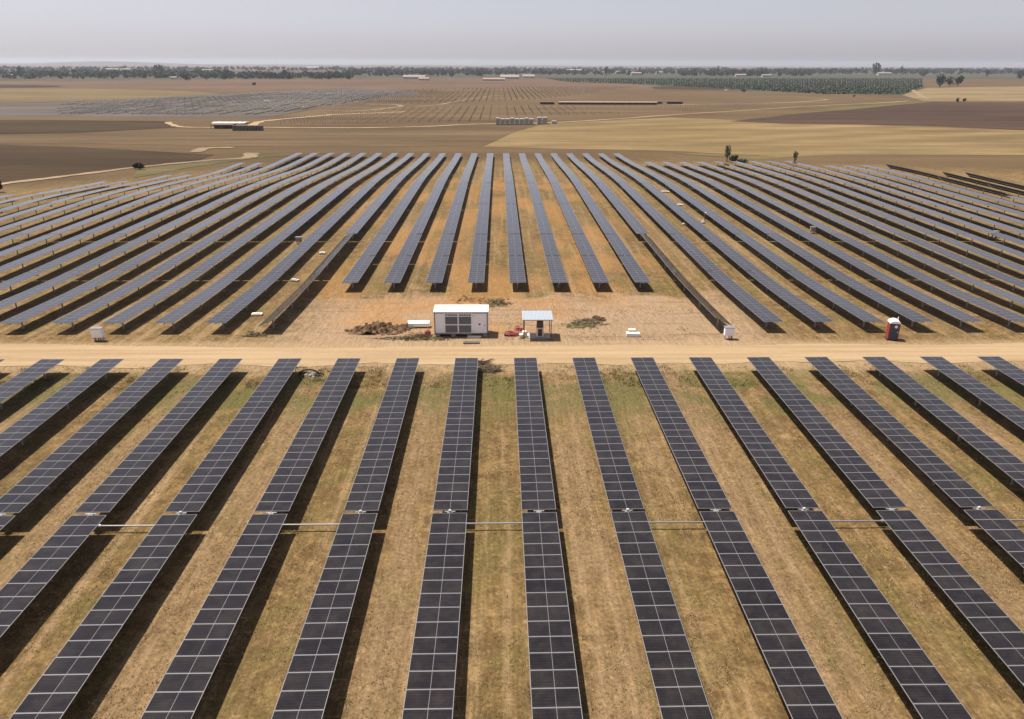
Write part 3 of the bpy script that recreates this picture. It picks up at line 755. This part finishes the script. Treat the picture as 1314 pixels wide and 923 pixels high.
# ---------------- earth heaps and brush
def heapmat(name, c):
    t = NT(name); n = t.noise(t.pos(), 1.6, 7, .7); f = t.noise(t.pos(), 9, 4, .7)
    col = t.mix(t.step(n, .3, .7), tuple(q * .6 for q in c), tuple(q * 1.35 for q in c)); col = t.mix(.5, col, t.mix(f, (.75, .75, .75), (1.3, 1.3, 1.3)), 'MULTIPLY')
    t.bump(f, .5, .05); return t.fin(col, .95, 0, .1)
M_earth = heapmat('dug_earth', (.15, .095, .055)); M_clay = heapmat('orange_clay', (.24, .13, .055)); M_greyearth = heapmat('grey_brush_earth', (.135, .108, .058))
def heap(name, px_, py_, rx, ry, h, mat, lab, seed, clods=60, kind='soil heap'):
    p = pix(px_, py_); n = 44; V = []; Fc = []
    for j in range(n + 1):
        for i in range(n + 1):
            u, v = -1 + 2 * i / n, -1 + 2 * j / n; r = math.hypot(u, v); x, y = u * rx, v * ry
            q = Vector((x * .9 + seed * 3, y * .9, seed)); e = max(0, 1 - (r * (1 + .5 * mnoise.noise(q * .7))) ** 2)
            z = h * (e ** 1.1) * (.65 + .9 * max(-.5, mnoise.noise(q * 1.3))) + e * .22 * mnoise.noise(q * 4) + e * .1 * mnoise.noise(q * 9)
            V.append((x, y, z - .06 + (tzf(p.x + x, p.y + y) - p.z)))
    for j in range(n):
        for i in range(n): a = j * (n + 1) + i; Fc.append((a, a + 1, a + n + 2, a + n + 1))
    mb = MB(); mb.v = V; mb.f = Fc; mb.m = [0] * len(Fc); rr = random.Random(seed)
    for _ in range(clods):
        a = rr.uniform(0, 6.28); q = rr.uniform(.2, 1.15); x, y = math.cos(a) * q * rx, math.sin(a) * q * ry; s = rr.uniform(.06, .2)
        ii = int((x / rx + 1) / 2 * n); jj = int((y / ry + 1) / 2 * n); z = V[min(max(jj, 0), n) * (n + 1) + min(max(ii, 0), n)][2] + s * .2
        z = max(z, tzf(p.x + x, p.y + y) - p.z)
        mb.tube((x - s, y, z), (x + s * rr.uniform(.3, 1), y + rr.uniform(-s, s), z + s * rr.uniform(.1, .8)), s * rr.uniform(.4, .8), s * .3, 5)
    o = mb.build(name, mat, None, p); tag(o, lab, kind)
heap('soil_heap', 485, 425, 3.2, 1.5, 1.15, M_earth, 'brown clumpy heap of dug soil left of the long white crate', 1, 220)
heap('soil_heap', 520, 420, 1.5, .9, .55, M_earth, 'low brown soil heap just left of the long white crate', 2, 60)
heap('soil_heap', 532, 435, 4.2, .7, .35, M_greyearth, 'low ridge of spoil along the road in front of the long white crate', 3, 120)
heap('clay_heap', 612, 386, 4.2, 1.3, .6, M_clay, 'orange clay heap behind the white container', 4, 30)
heap('soil_heap', 637, 391, 2.0, 1.1, .6, M_greyearth, 'dark rubble heap behind the right corner of the white container', 5, 90)
heap('soil_heap', 750, 417, 2.6, 1.5, .5, M_greyearth, 'low grey green spoil heap right of the canopy', 6, 90)
heap('soil_heap', 765, 411, 1.3, .6, .7, M_earth, 'small brown soil heap behind the grey green one, right of the canopy', 7, 40)
heap('soil_heap', 327, 431, 1.3, .5, .5, M_greyearth, 'dark rubble heap at the road end of the steeply tilted left row', 8, 60)
def brush(px_, py_, w, lab, seed, n=90, m=None):
    rr = random.Random(seed); p = pix(px_, py_); mb = MB()
    for _ in range(n):
        x, y = rr.gauss(0, w * .4), rr.gauss(0, w * .22); a = rr.uniform(-.7, .7) + (math.pi if rr.random() < .5 else 0); L = rr.uniform(.4, 1.3)
        z = rr.uniform(.02, .35); q = Vector((x, y, z)); e = q + Vector((math.cos(a) * L, math.sin(a) * L * .6, rr.uniform(-.1, .45)))
        e.z = max(e.z, .03); mb.tube(q, e, rr.uniform(.02, .05), .01, 5)
        for _k in range(2):
            s = q.lerp(e, rr.uniform(.3, .9)); mb.tube(s, s + Vector((rr.uniform(-.3, .3), rr.uniform(-.3, .3), rr.uniform(0, .25))), .014, .005, 4)
    o = mb.build('brush_pile', m or M_brush, None, p); tag(o, lab, 'brush pile')
M_brush = simple('dead_branches', (.16, .125, .085), .9, 0, .2, .4, 2)
brush(627, 476, 1.5, 'dead branch pile right of the foreground row ending below the white container', 5, 130)
brush(618, 468, .7, 'few dark upright branches beside the foreground row below the container', 6, 40, M_brown)
brush(560 - 22, 434, 1.6, 'reddish twigs and scrap along the road left of the white container', 12, 70, M_brown)
brush(637, 389, 1.0, 'broken branches on the rubble heap behind the white container', 13, 40)
brush(752, 415, 1.3, 'dry branches on the spoil heap right of the canopy', 14, 60)
# fallen hoop of drainage pipe
p = pix(397, 481.5); mb = MB(); prev = None
for i in range(15):
    a = math.pi * i / 14; q = (-.95 * math.cos(a), 0, .05 + .55 * math.sin(a))
    if prev: mb.tube(prev, q, .08, n=7, cap=False)
    prev = q
for i in range(10):
    q = (.9 + .5 * math.cos(i * .6), .35 * math.sin(i * .6), .1)
    if i: mb.tube(prev, q, .07, n=6, cap=False)
    prev = q
o = mb.build('drainage_hose', M_black, None, p, smooth=True); tag(o, 'black corrugated hose loop on the grass just below the road, left of centre', 'hose')
heap('soil_heap', 399, 482, .9, .4, .32, M_conc, 'small grey stone heap inside the black hose loop', 9, 30)

# ------------------------------------------------------------------ vegetation
def leafmat(name, c, var=.35):
    t = NT(name); n = t.noise(t.pos(), .7, 4, .6); n2 = t.noise(t.pos(), 6, 3, .6)
    col = t.mix(n, tuple(q * (1 - var) for q in c), tuple(q * (1 + var) for q in c)); col = t.mix(.5, col, t.mix(n2, (.6, .6, .6), (1.4, 1.4, 1.4)), 'MULTIPLY')
    return t.fin(col, .8, 0, .2)
M_leaf = leafmat('dark_foliage', (.022, .031, .016)); M_leaf2 = leafmat('olive_foliage', (.055, .062, .035)); M_bark = simple('bark', (.12, .09, .07), .9)
M_weed = leafmat('green_weeds', (.10, .098, .036), .25); M_straw = leafmat('dry_grass', (.36, .26, .13), .2); M_drk = leafmat('withered_grass', (.20, .145, .07), .2); M_orch = leafmat('orchard_foliage', (.060, .080, .048), .2)

def crown_arrays(rng, n, rx, rz, zc, leaf, lobes=7):
    """leaf quads spread through several uneven lobes"""
    L = rng.normal(0, .3, (lobes, 3)); L[0] = 0; L = np.clip(L, -.5, .5); rad = rng.uniform(.38, .6, lobes)
    k = rng.integers(0, lobes, n); d = rng.normal(0, 1, (n, 3)); d /= np.linalg.norm(d, axis=1)[:, None]
    r = rng.uniform(.55, 1, n) ** .5; C = L[k] + d * (rad[k] * r)[:, None]
    C = C * np.array([rx, rx, rz]) + np.array([0, 0, zc]); C[:, 2] = np.maximum(C[:, 2], zc - rz * .95)
    a = rng.normal(0, 1, (n, 3)); a /= np.linalg.norm(a, axis=1)[:, None]; b = np.cross(a, rng.normal(0, 1, (n, 3))); b /= np.linalg.norm(b, axis=1)[:, None]
    s = leaf * rng.uniform(.6, 1.4, n)[:, None]
    V = np.stack([C - a * s - b * s * .7, C + a * s - b * s * .7, C + a * s + b * s * .7, C - a * s + b * s * .7], 1).reshape(-1, 3)
    return V
_crowns = {}
def tree(name, px_, py_, h, w, lab, group=None, m=None, n=420, trunk=.25, seed=0, pos=None):
    p = pos or pix(px_, py_); rng = np.random.default_rng(seed); r = empty(name, p, seed); tag(r, lab, 'tree' if 'shrub' not in name and 'bush' not in name else 'shrub', group)
    th = h * trunk; zc = th + (h - th) * .5
    V = crown_arrays(rng, n, w / 2, (h - th) / 2 * 1.05, zc, max(.10, w * .055))
    F4 = np.arange(len(V)).reshape(-1, 4); inst('crown', nmesh('crown', V, F4, m or M_leaf), r)
    mb = MB().tube((0, 0, -.2), (0, 0, th + h * .15), h * .035, h * .02, 7)
    for i in range(5):
        a = seed + i * 1.256; mb.tube((0, 0, th * .8), (math.cos(a) * w * .25, math.sin(a) * w * .25, zc), h * .018, h * .006, 5)
    mb.build('trunk', M_bark, r)
tree('bush', 179, 218, 2.6, 3.6, 'round dark green bush beside the dirt track at left', None, M_leaf, 500, .05, 3)
tree('pine_tree', -1, 247, 4.6, 3.2, 'dark tree cut by the left edge of the picture', None, M_leaf, 500, .1, 4)
tree('tree', 932.5, 207.5, 6.6, 2.6, 'tall thin grey green tree behind the rows, right of centre', None, M_leaf2, 420, .15, 5)
tree('bush', 941, 208.5, 2.4, 3.6, 'low dark bush at the foot of the tall thin tree', None, M_leaf, 420, .05, 6)
tree('bush', 951, 209, 1.5, 4.5, 'flat low scrub right of the dark bush behind the rows', None, M_leaf2, 260, .02, 16)
tree('tree', 1019.5, 208, 4.8, 2.2, 'small narrow brown green tree alone behind the rows at right', None, M_leaf2, 320, .1, 7)
for i, (x, y, hp, wp, lab) in enumerate([
    (1205.5, 112.5, 14, 15, 'larger round dark tree of the lone pair on the right'), (1219, 111, 10, 9, 'left half of the smaller dark tree clump beside the lone round tree'),
    (1229, 110.5, 11, 12, 'right half of the smaller dark tree clump beside the lone round tree'), (240, 104, 7, 13, 'dark round tree at the left field edge, standing forward of the tree line'),
    (265, 103.5, 6, 6, 'small dark tree right of the round one at the left field edge'), (778, 98, 13, 7, 'tallest square topped tree on the horizon right of centre'),
    (920.5, 96, 12, 5, 'tall thin tree on the horizon right of centre'), (1122, 96, 11, 15, 'broad dark tree on the horizon at right'), (1156, 95.5, 10, 5, 'narrow dark tree on the horizon at right'),
    (487, 97, 10, 6, 'tall tree on the horizon left of centre'), (562, 99, 8, 5, 'narrow tree standing forward before the horizon, left of centre'), (579, 100, 7, 5, 'second narrow tree before the horizon, near the farm sheds'),
    (1228 + 38, 99.5, 8, 5, 'small tree between far fields near the right edge'), (1309, 102, 8, 10, 'dark tree on far field at right edge'), (206, 97, 11, 12, 'dark peaked tree on the horizon at left'),
    (28, 98, 10, 8, 'grey peaked tree on the horizon near the left edge'), (1228, 131.5, 4.5, 4.5, 'left small shrub at the edge of the ploughed field'), (1237, 131.2, 4.5, 5, 'right small shrub at the edge of the ploughed field'),
    (1095, 125, 3, 4, 'tiny dark bush on bare field below the green orchard'), (326, 110, 3.5, 6, 'small bush on the reddish field at left'), (955, 118.5, 3, 7, 'dark bush at the orchard edge, right of the small white van'),
    (1185, 99, 6, 10, 'dark clump behind the green orchard at right')]):
    p = pix(x, y); d = (p - Vector((0, 0, CAM_Z))).length; tree('tree', x, y, hp * d / F_PX * 1.03, wp * d / F_PX, lab, None, M_leaf, 260, .08, 40 + i)

# far woods that read as one mass
def wood(name, lab, specs, m, seed):
    """specs: (x range, y range in the picture of the feet, height range m, count)"""
    rng = np.random.default_rng(seed); VV = []
    for (xa, xb, ya, yb, ha, hb, cnt) in specs:
        for i in range(cnt):
            x = rng.uniform(xa, xb); y = rng.uniform(ya, yb); p = pix(x, y)
            if mnoise.noise(Vector((x * .05, y * .4, seed))) < -.28: continue
            h = rng.uniform(ha, hb) * (1 + .3 * mnoise.noise(Vector((x * .08, 0, seed)))); w = h * rng.uniform(.8, 1.5)
            V = crown_arrays(rng, 34, w / 2, h / 2, h * .5, w * .13, 4)
            VV.append(V + np.array([p.x, p.y, p.z]))
    V = np.concatenate(VV); tag(inst(name, nmesh(name, V, np.arange(len(V)).reshape(-1, 4), m)), lab, 'wood', None, 'stuff')
wood('far_wood', 'dark belt of trees along the horizon left of centre', [(285, 450, 98, 102, 10, 15, 320), (0, 300, 92.5, 101.5, 8, 15, 620), (-150, 0, 93, 101, 8, 14, 160), (440, 620, 91.5, 98, 9, 16, 480)], M_leaf, 1)
wood('far_wood', 'low belt of trees along the horizon right of centre', [(600, 880, 91, 96.5, 8, 16, 560), (870, 1040, 91, 98, 10, 18, 460), (1030, 1320, 91, 95.5, 12, 19, 560), (1320, 1500, 91, 97, 10, 18, 130)], M_leaf, 2)
wood('distant_wood', 'hazy strip of trees on the far horizon', [(-150, 1480, 88.6, 91.5, 10, 17, 1700)], M_leaf, 3)

# orchard rows on the green field
rng = np.random.default_rng(5); VV = []
for r_ in range(48):
    for i in range(150):
        y = 101.5 + 20 * (r_ / 48) ** 1.5; x = 700 + 485 * (i + rng.uniform(-.3, .3)) / 150
        lo = 109 + (x - 830) * .055 if x > 830 else 105 + (x - 690) * .03
        if y > lo - .5 or x > 1186 - (y - 111) * 2.7 or x < 700 + (y - 101) * 6: continue
        p = pix(x, y); w = rng.uniform(2.2, 3.4); V = crown_arrays(rng, 7, w / 2, .6, .65, w * .3, 2); VV.append(V + np.array([p.x, p.y, p.z]))
V = np.concatenate(VV); tag(inst('orchard', nmesh('orchard', V, np.arange(len(V)).reshape(-1, 4), M_orch)), 'green orchard planted in rows on the far right', 'orchard', None, 'stuff')

# grass tufts and weeds in the near field
def tufts(name, lab, cnt, m, seed, thr, hmin, hmax, spread, yr=(17, 71.5), blades=5, nsc=.16, edge=False):
    rng = np.random.default_rng(seed); n = cnt * 3
    Y = yr[0] + (yr[1] - yr[0]) * rng.random(n) ** 1.0; X = rng.uniform(-1, 1, n) * (Y * .72 + 16)
    keep = np.array([mnoise.noise(Vector((x * nsc, y * nsc * .6, seed))) + .5 * mnoise.noise(Vector((x * nsc * 5, y * nsc * 5, seed))) > thr for x, y in zip(X, Y)])
    if edge:
        fx = (X - 2.54) % 5.84; keep &= ((fx < 1.9) | (fx > 4.6)) | (Y > 64)
    X, Y = X[keep][:cnt], Y[keep][:cnt]; k = len(X); Z = tz(X, Y)
    B = np.repeat(np.stack([X, Y, Z], 1), blades, 0); N = len(B); a = rng.uniform(0, 2 * np.pi, N); r = rng.random(N) * spread
    B[:, 0] += np.cos(a) * r; B[:, 1] += np.sin(a) * r; h = rng.uniform(hmin, hmax, N); b = rng.uniform(0, 2 * np.pi, N); w = rng.uniform(.012, .03, N)
    dx, dy = np.cos(b) * w, np.sin(b) * w; lx, ly = rng.normal(0, .5, N) * h, rng.normal(0, .5, N) * h
    V = np.stack([B + np.stack([-dx, -dy, dx * 0], 1), B + np.stack([dx, dy, dx * 0], 1), B + np.stack([lx, ly, h], 1)], 1).reshape(-1, 3)
    tag(inst(name, nmesh(name, V, np.arange(len(V)).reshape(-1, 3), m)), lab, 'grass', None, 'stuff')
tufts('dry_grass', 'dry straw coloured grass between the foreground rows', 15000, M_straw, 3, -.05, .04, .13, .3, blades=7)
tufts('withered_grass', 'brown withered grass patches between the foreground rows', 3500, M_drk, 9, .05, .04, .12, .3, blades=7)
tufts('green_weeds', 'green weeds along the foreground rows and the road edge', 4000, M_weed, 21, .14, .05, .14, .3, blades=8, edge=True)
tufts('roadside_weeds', 'green weeds at the foot of the road', 1800, M_weed, 33, .1, .08, .26, .4, (65.5, 71), 9, .35)
tufts('verge_grass', 'thin grass along the far side of the road', 2500, M_drk, 41, .2, .06, .16, .35, (79, 100), 6, .3)

# ------------------------------------------------------------------ far building site and farms
M_wallw = simple('pale_render', (.42, .41, .39), .8, 0, .2, .06, .2); M_roofr = simple('pale_fibre_roof', (.22, .20, .18), .8, 0, .2, .06, .2); M_roofd = simple('dull_tile_roof', (.30, .20, .15), .8, 0, .2, .1, .2)
def px2m(p): return (p - Vector((0, 0, CAM_Z))).length / F_PX
def shed(name, x, y, wpx, hm, dm, lab, roof, cat='building', wall=None, open_=False):
    p = pix(x, y); w = wpx * px2m(p); r = empty(name, p, 0); tag(r, lab, cat)
    if open_:
        mb = MB(); n = max(2, int(w / 5))
        for i in range(n + 1):
            xx = -w / 2 + w * i / n
            for yy in (-dm / 2 + .1, dm / 2 - .1): mb.box(xx - .1, xx + .1, yy - .1, yy + .1, 0, hm)
        mb.build('posts', M_dark, r); MB().box(-w / 2, w / 2, dm / 2 - .2, dm / 2 - .05, 0, hm).build('back_wall', M_brown, r)
        MB().quad((-w / 2, -dm / 2, hm), (w / 2, -dm / 2, hm), (w / 2, dm / 2, hm + .5), (-w / 2, dm / 2, hm + .5)).box(-w / 2, w / 2, -dm / 2 - .05, -dm / 2, hm - .4, hm).build('roof', roof, r); return r
    MB().box(-w / 2, w / 2, -dm / 2, dm / 2, -.5, hm).build('wall', wall or M_wallw, r)
    rh = min(w, dm) * .16; o = .5; mb = MB()
    a, b = -w / 2 - o, w / 2 + o; c_, d_ = -dm / 2 - o, dm / 2 + o; z = hm
    mb.quad((a, c_, z), (b, c_, z), (b, 0, z + rh), (a, 0, z + rh)); mb.quad((b, d_, z), (a, d_, z), (a, 0, z + rh), (b, 0, z + rh))
    mb.tri((a, c_, z), (a, 0, z + rh), (a, d_, z)); mb.tri((b, d_, z), (b, 0, z + rh), (b, c_, z)); mb.build('roof', roof, r)
    n = max(2, int(w / 6))
    for i in range(min(n, 8)):
        xx = -w / 2 + w * (i + .5) / min(n, 8); MB().box(xx - .7, xx + .7, -dm / 2 - .06, -dm / 2, hm * .35, hm * .75).build('window', M_darker, r)
    return r
shed('long_shelter', 780, 134.5, 119, 2.0, 3.4, 'long low open shelter with pale roof across the far building site', M_roofd, 'shelter', open_=True)
shed('small_shelter', 702, 134.2, 17, 2.0, 4, 'short dark shelter left of the long low shelter', M_brown, 'shelter', open_=True)
shed('small_shelter', 846, 133.5, 7, 2.0, 4, 'shortest dark shelter just right of the long low shelter', M_brown, 'shelter', open_=True)
shed('small_shelter', 866, 133.5, 19, 2.0, 4, 'short dark shelter farthest right of the long low shelter', M_brown, 'shelter', open_=True)
for (x, y, w, h, d, lab, rf) in [
    (532, 101.5, 26, 4.5, 24, 'pale farm shed before the horizon left of centre', M_roofr), (544, 103.2, 12, 3.5, 14, 'dark roofed barn beside the pale farm shed', M_roofd),
    (654, 101.5, 22, 4.5, 30, 'long pale roofed farm building at centre', M_roofr), (678, 100.5, 14, 4.5, 24, 'white roofed farm building right of the long pale one', M_roofr),
    (634, 104, 26, 3.5, 14, 'low dark farm building at centre', M_roofd), (224, 102, 6, 4, 10, 'small white house at the far left field edge', M_roofr),
    (145, 92.5, 14, 9, 20, 'white block on the horizon at left', M_roofr), (163, 92.5, 9, 9, 20, 'smaller white block on the horizon, right of the other', M_roofr),
    (268, 94, 12, 9, 20, 'pale blocks among trees on the horizon at left', M_roofr), (288, 95, 7, 7, 14, 'small pale house on the horizon right of the pale blocks', M_roofr),
    (402, 90.5, 14, 12, 40, 'long white roof above the dark tree belt', M_roofr), (518, 97, 8, 6, 14, 'small house below trees left of centre', M_roofr),
    (738, 93, 20, 8, 30, 'pale low building on the horizon right of centre', M_roofr), (776, 95.5, 6, 7, 12, 'white house below the tallest tree', M_roofr), (793, 95, 6, 7, 12, 'white house right of the tallest tree', M_roofr),
    (816, 97, 12, 7, 16, 'house with reddish roof on the horizon right of centre', M_roofd), (846, 95.5, 8, 7, 14, 'pale house on the horizon, farther right', M_roofr),
    (950, 98.5, 12, 5, 14, 'red brown farm house behind the orchard', M_roofd), (983, 99, 10, 5, 14, 'pale farm house behind the orchard', M_roofr), (1134, 96.5, 14, 6, 20, 'white shed behind the orchard at right', M_roofr),
    (12, 101, 10, 5, 20, 'pale long shed near the left horizon', M_roofr)]:
    shed('farm_building' if h < 6 else 'house', x, y, w, h, d, lab, rf)

# stacks of material on the far site
M_wrap = simple('pallet_wrap', (.33, .32, .30), .6, 0, .3, .15, 1); M_dkload = simple('dark_crates', (.13, .105, .09), .8, 0, .3, .3, 1)
def stack(x, y, wpx, hm, dm, load, lab, grp):
    p = pix(x, y); w = wpx * px2m(p); r = empty('pallet_stack', p, 0); tag(r, lab, 'pallet stack', grp)
    MB().box(-w / 2, w / 2, -dm / 2, dm / 2, 0, .18).build('pallet', M_wood, r)
    mb = MB(); n = 3
    for j in range(n): mb.box(-w / 2 + .05, w / 2 - .05, -dm / 2 + .05, dm / 2 - .05, .18 + j * (hm - .18) / n + .03, .18 + (j + 1) * (hm - .18) / n)
    mb.build('load', load, r)
xs_ = [639 + i * 6.1 for i in range(8)]
for i, x in enumerate(xs_): stack(x, 160, 5.0, 3.2 if i % 3 else 3.6, 5, M_wrap, '%s pallet stack from the left in the pale wrapped line across the far site' % ORD[i + 1], 'pale wrapped pallet stacks')
for i, x in enumerate((692, 699)): stack(x, 159.5, 5.6, 3.8, 5, M_wrap, ('left' if i == 0 else 'right') + ' one of the two pale stacks standing apart right of the wrapped line', 'pale stacks standing apart')
stack(711, 159, 6, 1.6, 4, M_wrap, 'lowest pale stack at the right end of the stacks on the far site', None)
for i in range(10): stack(301 + i * 3.9, 168, 2.7, 2.6, 3, M_dkload, '%s dark crate stack from the left at the end of the pale dirt track' % ORD[i + 1], 'dark crate stacks')
shed('tarp_shelter', 287, 165, 25, 2.0, 5, 'long dark stack under a cover left of the crate stacks', M_brown, 'shelter', open_=True)
o = empty('white_tarpaulin', pix(296, 158.5)); w = 38 * px2m(o.location); tag(o, 'long white tarpaulin spread behind the dark crate stacks', 'tarpaulin')
mb = MB(); n = 24
for i in range(n):
    x0, x1 = -w / 2 + w * i / n, -w / 2 + w * (i + 1) / n; f = lambda x: .9 + .15 * math.sin(x * 1.7) ; mb.quad((x0, -5, f(x0) * .5), (x1, -5, f(x1) * .5), (x1, 0, f(x1)), (x0, 0, f(x0))).quad((x0, 0, f(x0)), (x1, 0, f(x1)), (x1, 5, f(x1) * .6), (x0, 5, f(x0) * .6))
    mb.quad((x0, -5, 0), (x1, -5, 0), (x1, -5, f(x1) * .5), (x0, -5, f(x0) * .5))
mb.build('sheet', M_sack, o)
def van(x, y, lab, L=5.0):
    p = pix(x, y); r = empty('van', p); tag(r, lab, 'van')
    mb = MB(); s = L / 5; mb.box(-2.5 * s, 1.5 * s, -.95, .95, .35, 2.1).box(1.5 * s, 2.5 * s, -.93, .93, .35, 1.2); mb.quad((1.5 * s, -.9, 2.05), (1.5 * s, .9, 2.05), (2.1 * s, .9, 1.2), (2.1 * s, -.9, 1.2)); mb.build('body', M_white, r)
    for a in (-1.6, 1.7):
        for b in (-.95, .75): MB().tube((a * s, b, .35), (a * s, b + .2, .35), .35, n=12).build('wheel', M_black, r)
    MB().box(.7 * s, 1.4 * s, -.97, -.95, 1.3, 1.9).build('side_window', M_darker, r)
van(342, 132, 'white van parked on the grey field at left'); van(933, 117, 'small white van at the lower edge of the orchard'); 

# foundation posts of the unfinished far blocks and the finished far blocks
def posts(lab, poly, dx, dy, h, w, name='foundation_posts', seed=1, keep=.9):
    P = [pix(*q) for q in poly]; xs = [p.x for p in P]; ys = [p.y for p in P]; rr = random.Random(seed); mb = MB()
    def inside(x, y):
        c = False; j = len(P) - 1
        for i in range(len(P)):
            if (P[i].y > y) != (P[j].y > y) and x < (P[j].x - P[i].x) * (y - P[i].y) / (P[j].y - P[i].y) + P[i].x: c = not c
            j = i
        return c
    y = min(ys)
    while y < max(ys):
        x = math.floor(min(xs) / dx) * dx
        while x < max(xs):
            if inside(x, y) and rr.random() < keep and mnoise.noise(Vector((x * .01, y * .006, seed))) > -.35: mb.box(x - w, x + w, y - w, y + w, -3.5, -3.5 + h)
            x += dx
        y += dy
    tag(mb.build(name, M_postd, None), lab, 'post', None, 'stuff')
M_postd = simple('far_post_steel', (.17, .14, .11), .6, .2, .4, .2, 2)
posts('steel foundation posts of the unfinished far block, left of the long shelter', [(345, 161), (430, 143), (540, 140), (640, 137), (680, 148), (600, 158)], 5.84, 7, 1.7, .08, seed=1)
posts('steel foundation posts of the unfinished far block, in front of the long shelter', [(690, 150), (640, 137), (880, 137), (1000, 137), (860, 146)], 5.84, 8, 1.7, .08, seed=2)
posts('steel posts of the farthest unfinished block', [(420, 132), (540, 115), (680, 113), (820, 112), (700, 128), (560, 134)], 5.84, 14, 2.0, .14, seed=3)
mb = MB(); rr = random.Random(4)
P_ = [pix(*q) for q in [(60, 149), (80, 131), (270, 123), (430, 115), (520, 118), (460, 131), (380, 142), (320, 151)]]
x = -900.0
def insP(x, y):
    c = False; j = len(P_) - 1
    for i in range(len(P_)):
        if (P_[i].y > y) != (P_[j].y > y) and x < (P_[j].x - P_[i].x) * (y - P_[i].y) / (P_[j].y - P_[i].y) + P_[i].x: c = not c
        j = i
    return c
while x < 100:
    y = 350
    while y < 1500:
        if insP(x, y) and insP(x, y + 26) and rr.random() < .8:
            y_ = y; y = y + rr.uniform(-2, 2); mb.box(x - 1.0, x + 1.0, y, y + 27, -2.5, -2.45); y = y_; mb.box(x - .1, x + .1, y + 4, y + 4.2, -3.5, -2.2); mb.box(x - .1, x + .1, y + 20, y + 20.2, -3.5, -2.2)
        y += 30
    x += 5.84
tag(mb.build('distant_solar_rows', M_fardk, None) if False else mb.build('distant_solar_rows', simple('dusty_far_panels', (.085, .075, .066), .9, 0, .4, .1, .02), None), 'grey mass of finished solar rows in the far left distance', 'solar rows', None, 'stuff')

# low hills behind the haze
V = []; Fc = []; n = 160
for i in range(n):
    x = -9000 + 13000 * i / (n - 1); h = 8 + 46 * math.exp(-((x + 5400) / 900) ** 2) + 10 * mnoise.noise(Vector((x * .0012, 0, 0))); h *= 1 if x < 2500 else max(0, 1 - (x - 2500) / 1500)
    V += [(x, 10500, -4), (x, 11200, h * .75), (x, 12400, -4)]
    if i: j = 3 * i; Fc += [(j - 3, j, j + 1, j - 2), (j - 2, j + 1, j + 2, j - 1)]
tag(inst('hills', nmesh('hills', V, Fc, mat_field('far_hill_scrub', (.10, .10, .07), (.16, .13, .09), .002), smooth=True)), kind='structure')

# haze
hz = MB().box(-15500, 15500, -600, 15500, -6, 78).build('haze', [], None) if False else None
mbz = MB().box(-15500, 15500, -400, 15500, -6, 78)
me = bpy.data.meshes.new('haze'); me.from_pydata(mbz.v, [], mbz.f)
mh = bpy.data.materials.new('haze_air'); mh.use_nodes = True; ht = mh.node_tree; ht.nodes.clear()
ho = ht.nodes.new('ShaderNodeOutputMaterial'); hv = ht.nodes.new('ShaderNodeVolumePrincipled'); hv.inputs['Color'].default_value = (.83, .87, .97, 1)
hv.inputs['Density'].default_value = HAZE_D; hv.inputs['Anisotropy'].default_value = .3
ht.links.new(hv.outputs[0], ho.inputs['Volume']); me.materials.append(mh)
tag(inst('haze', me), kind='stuff')
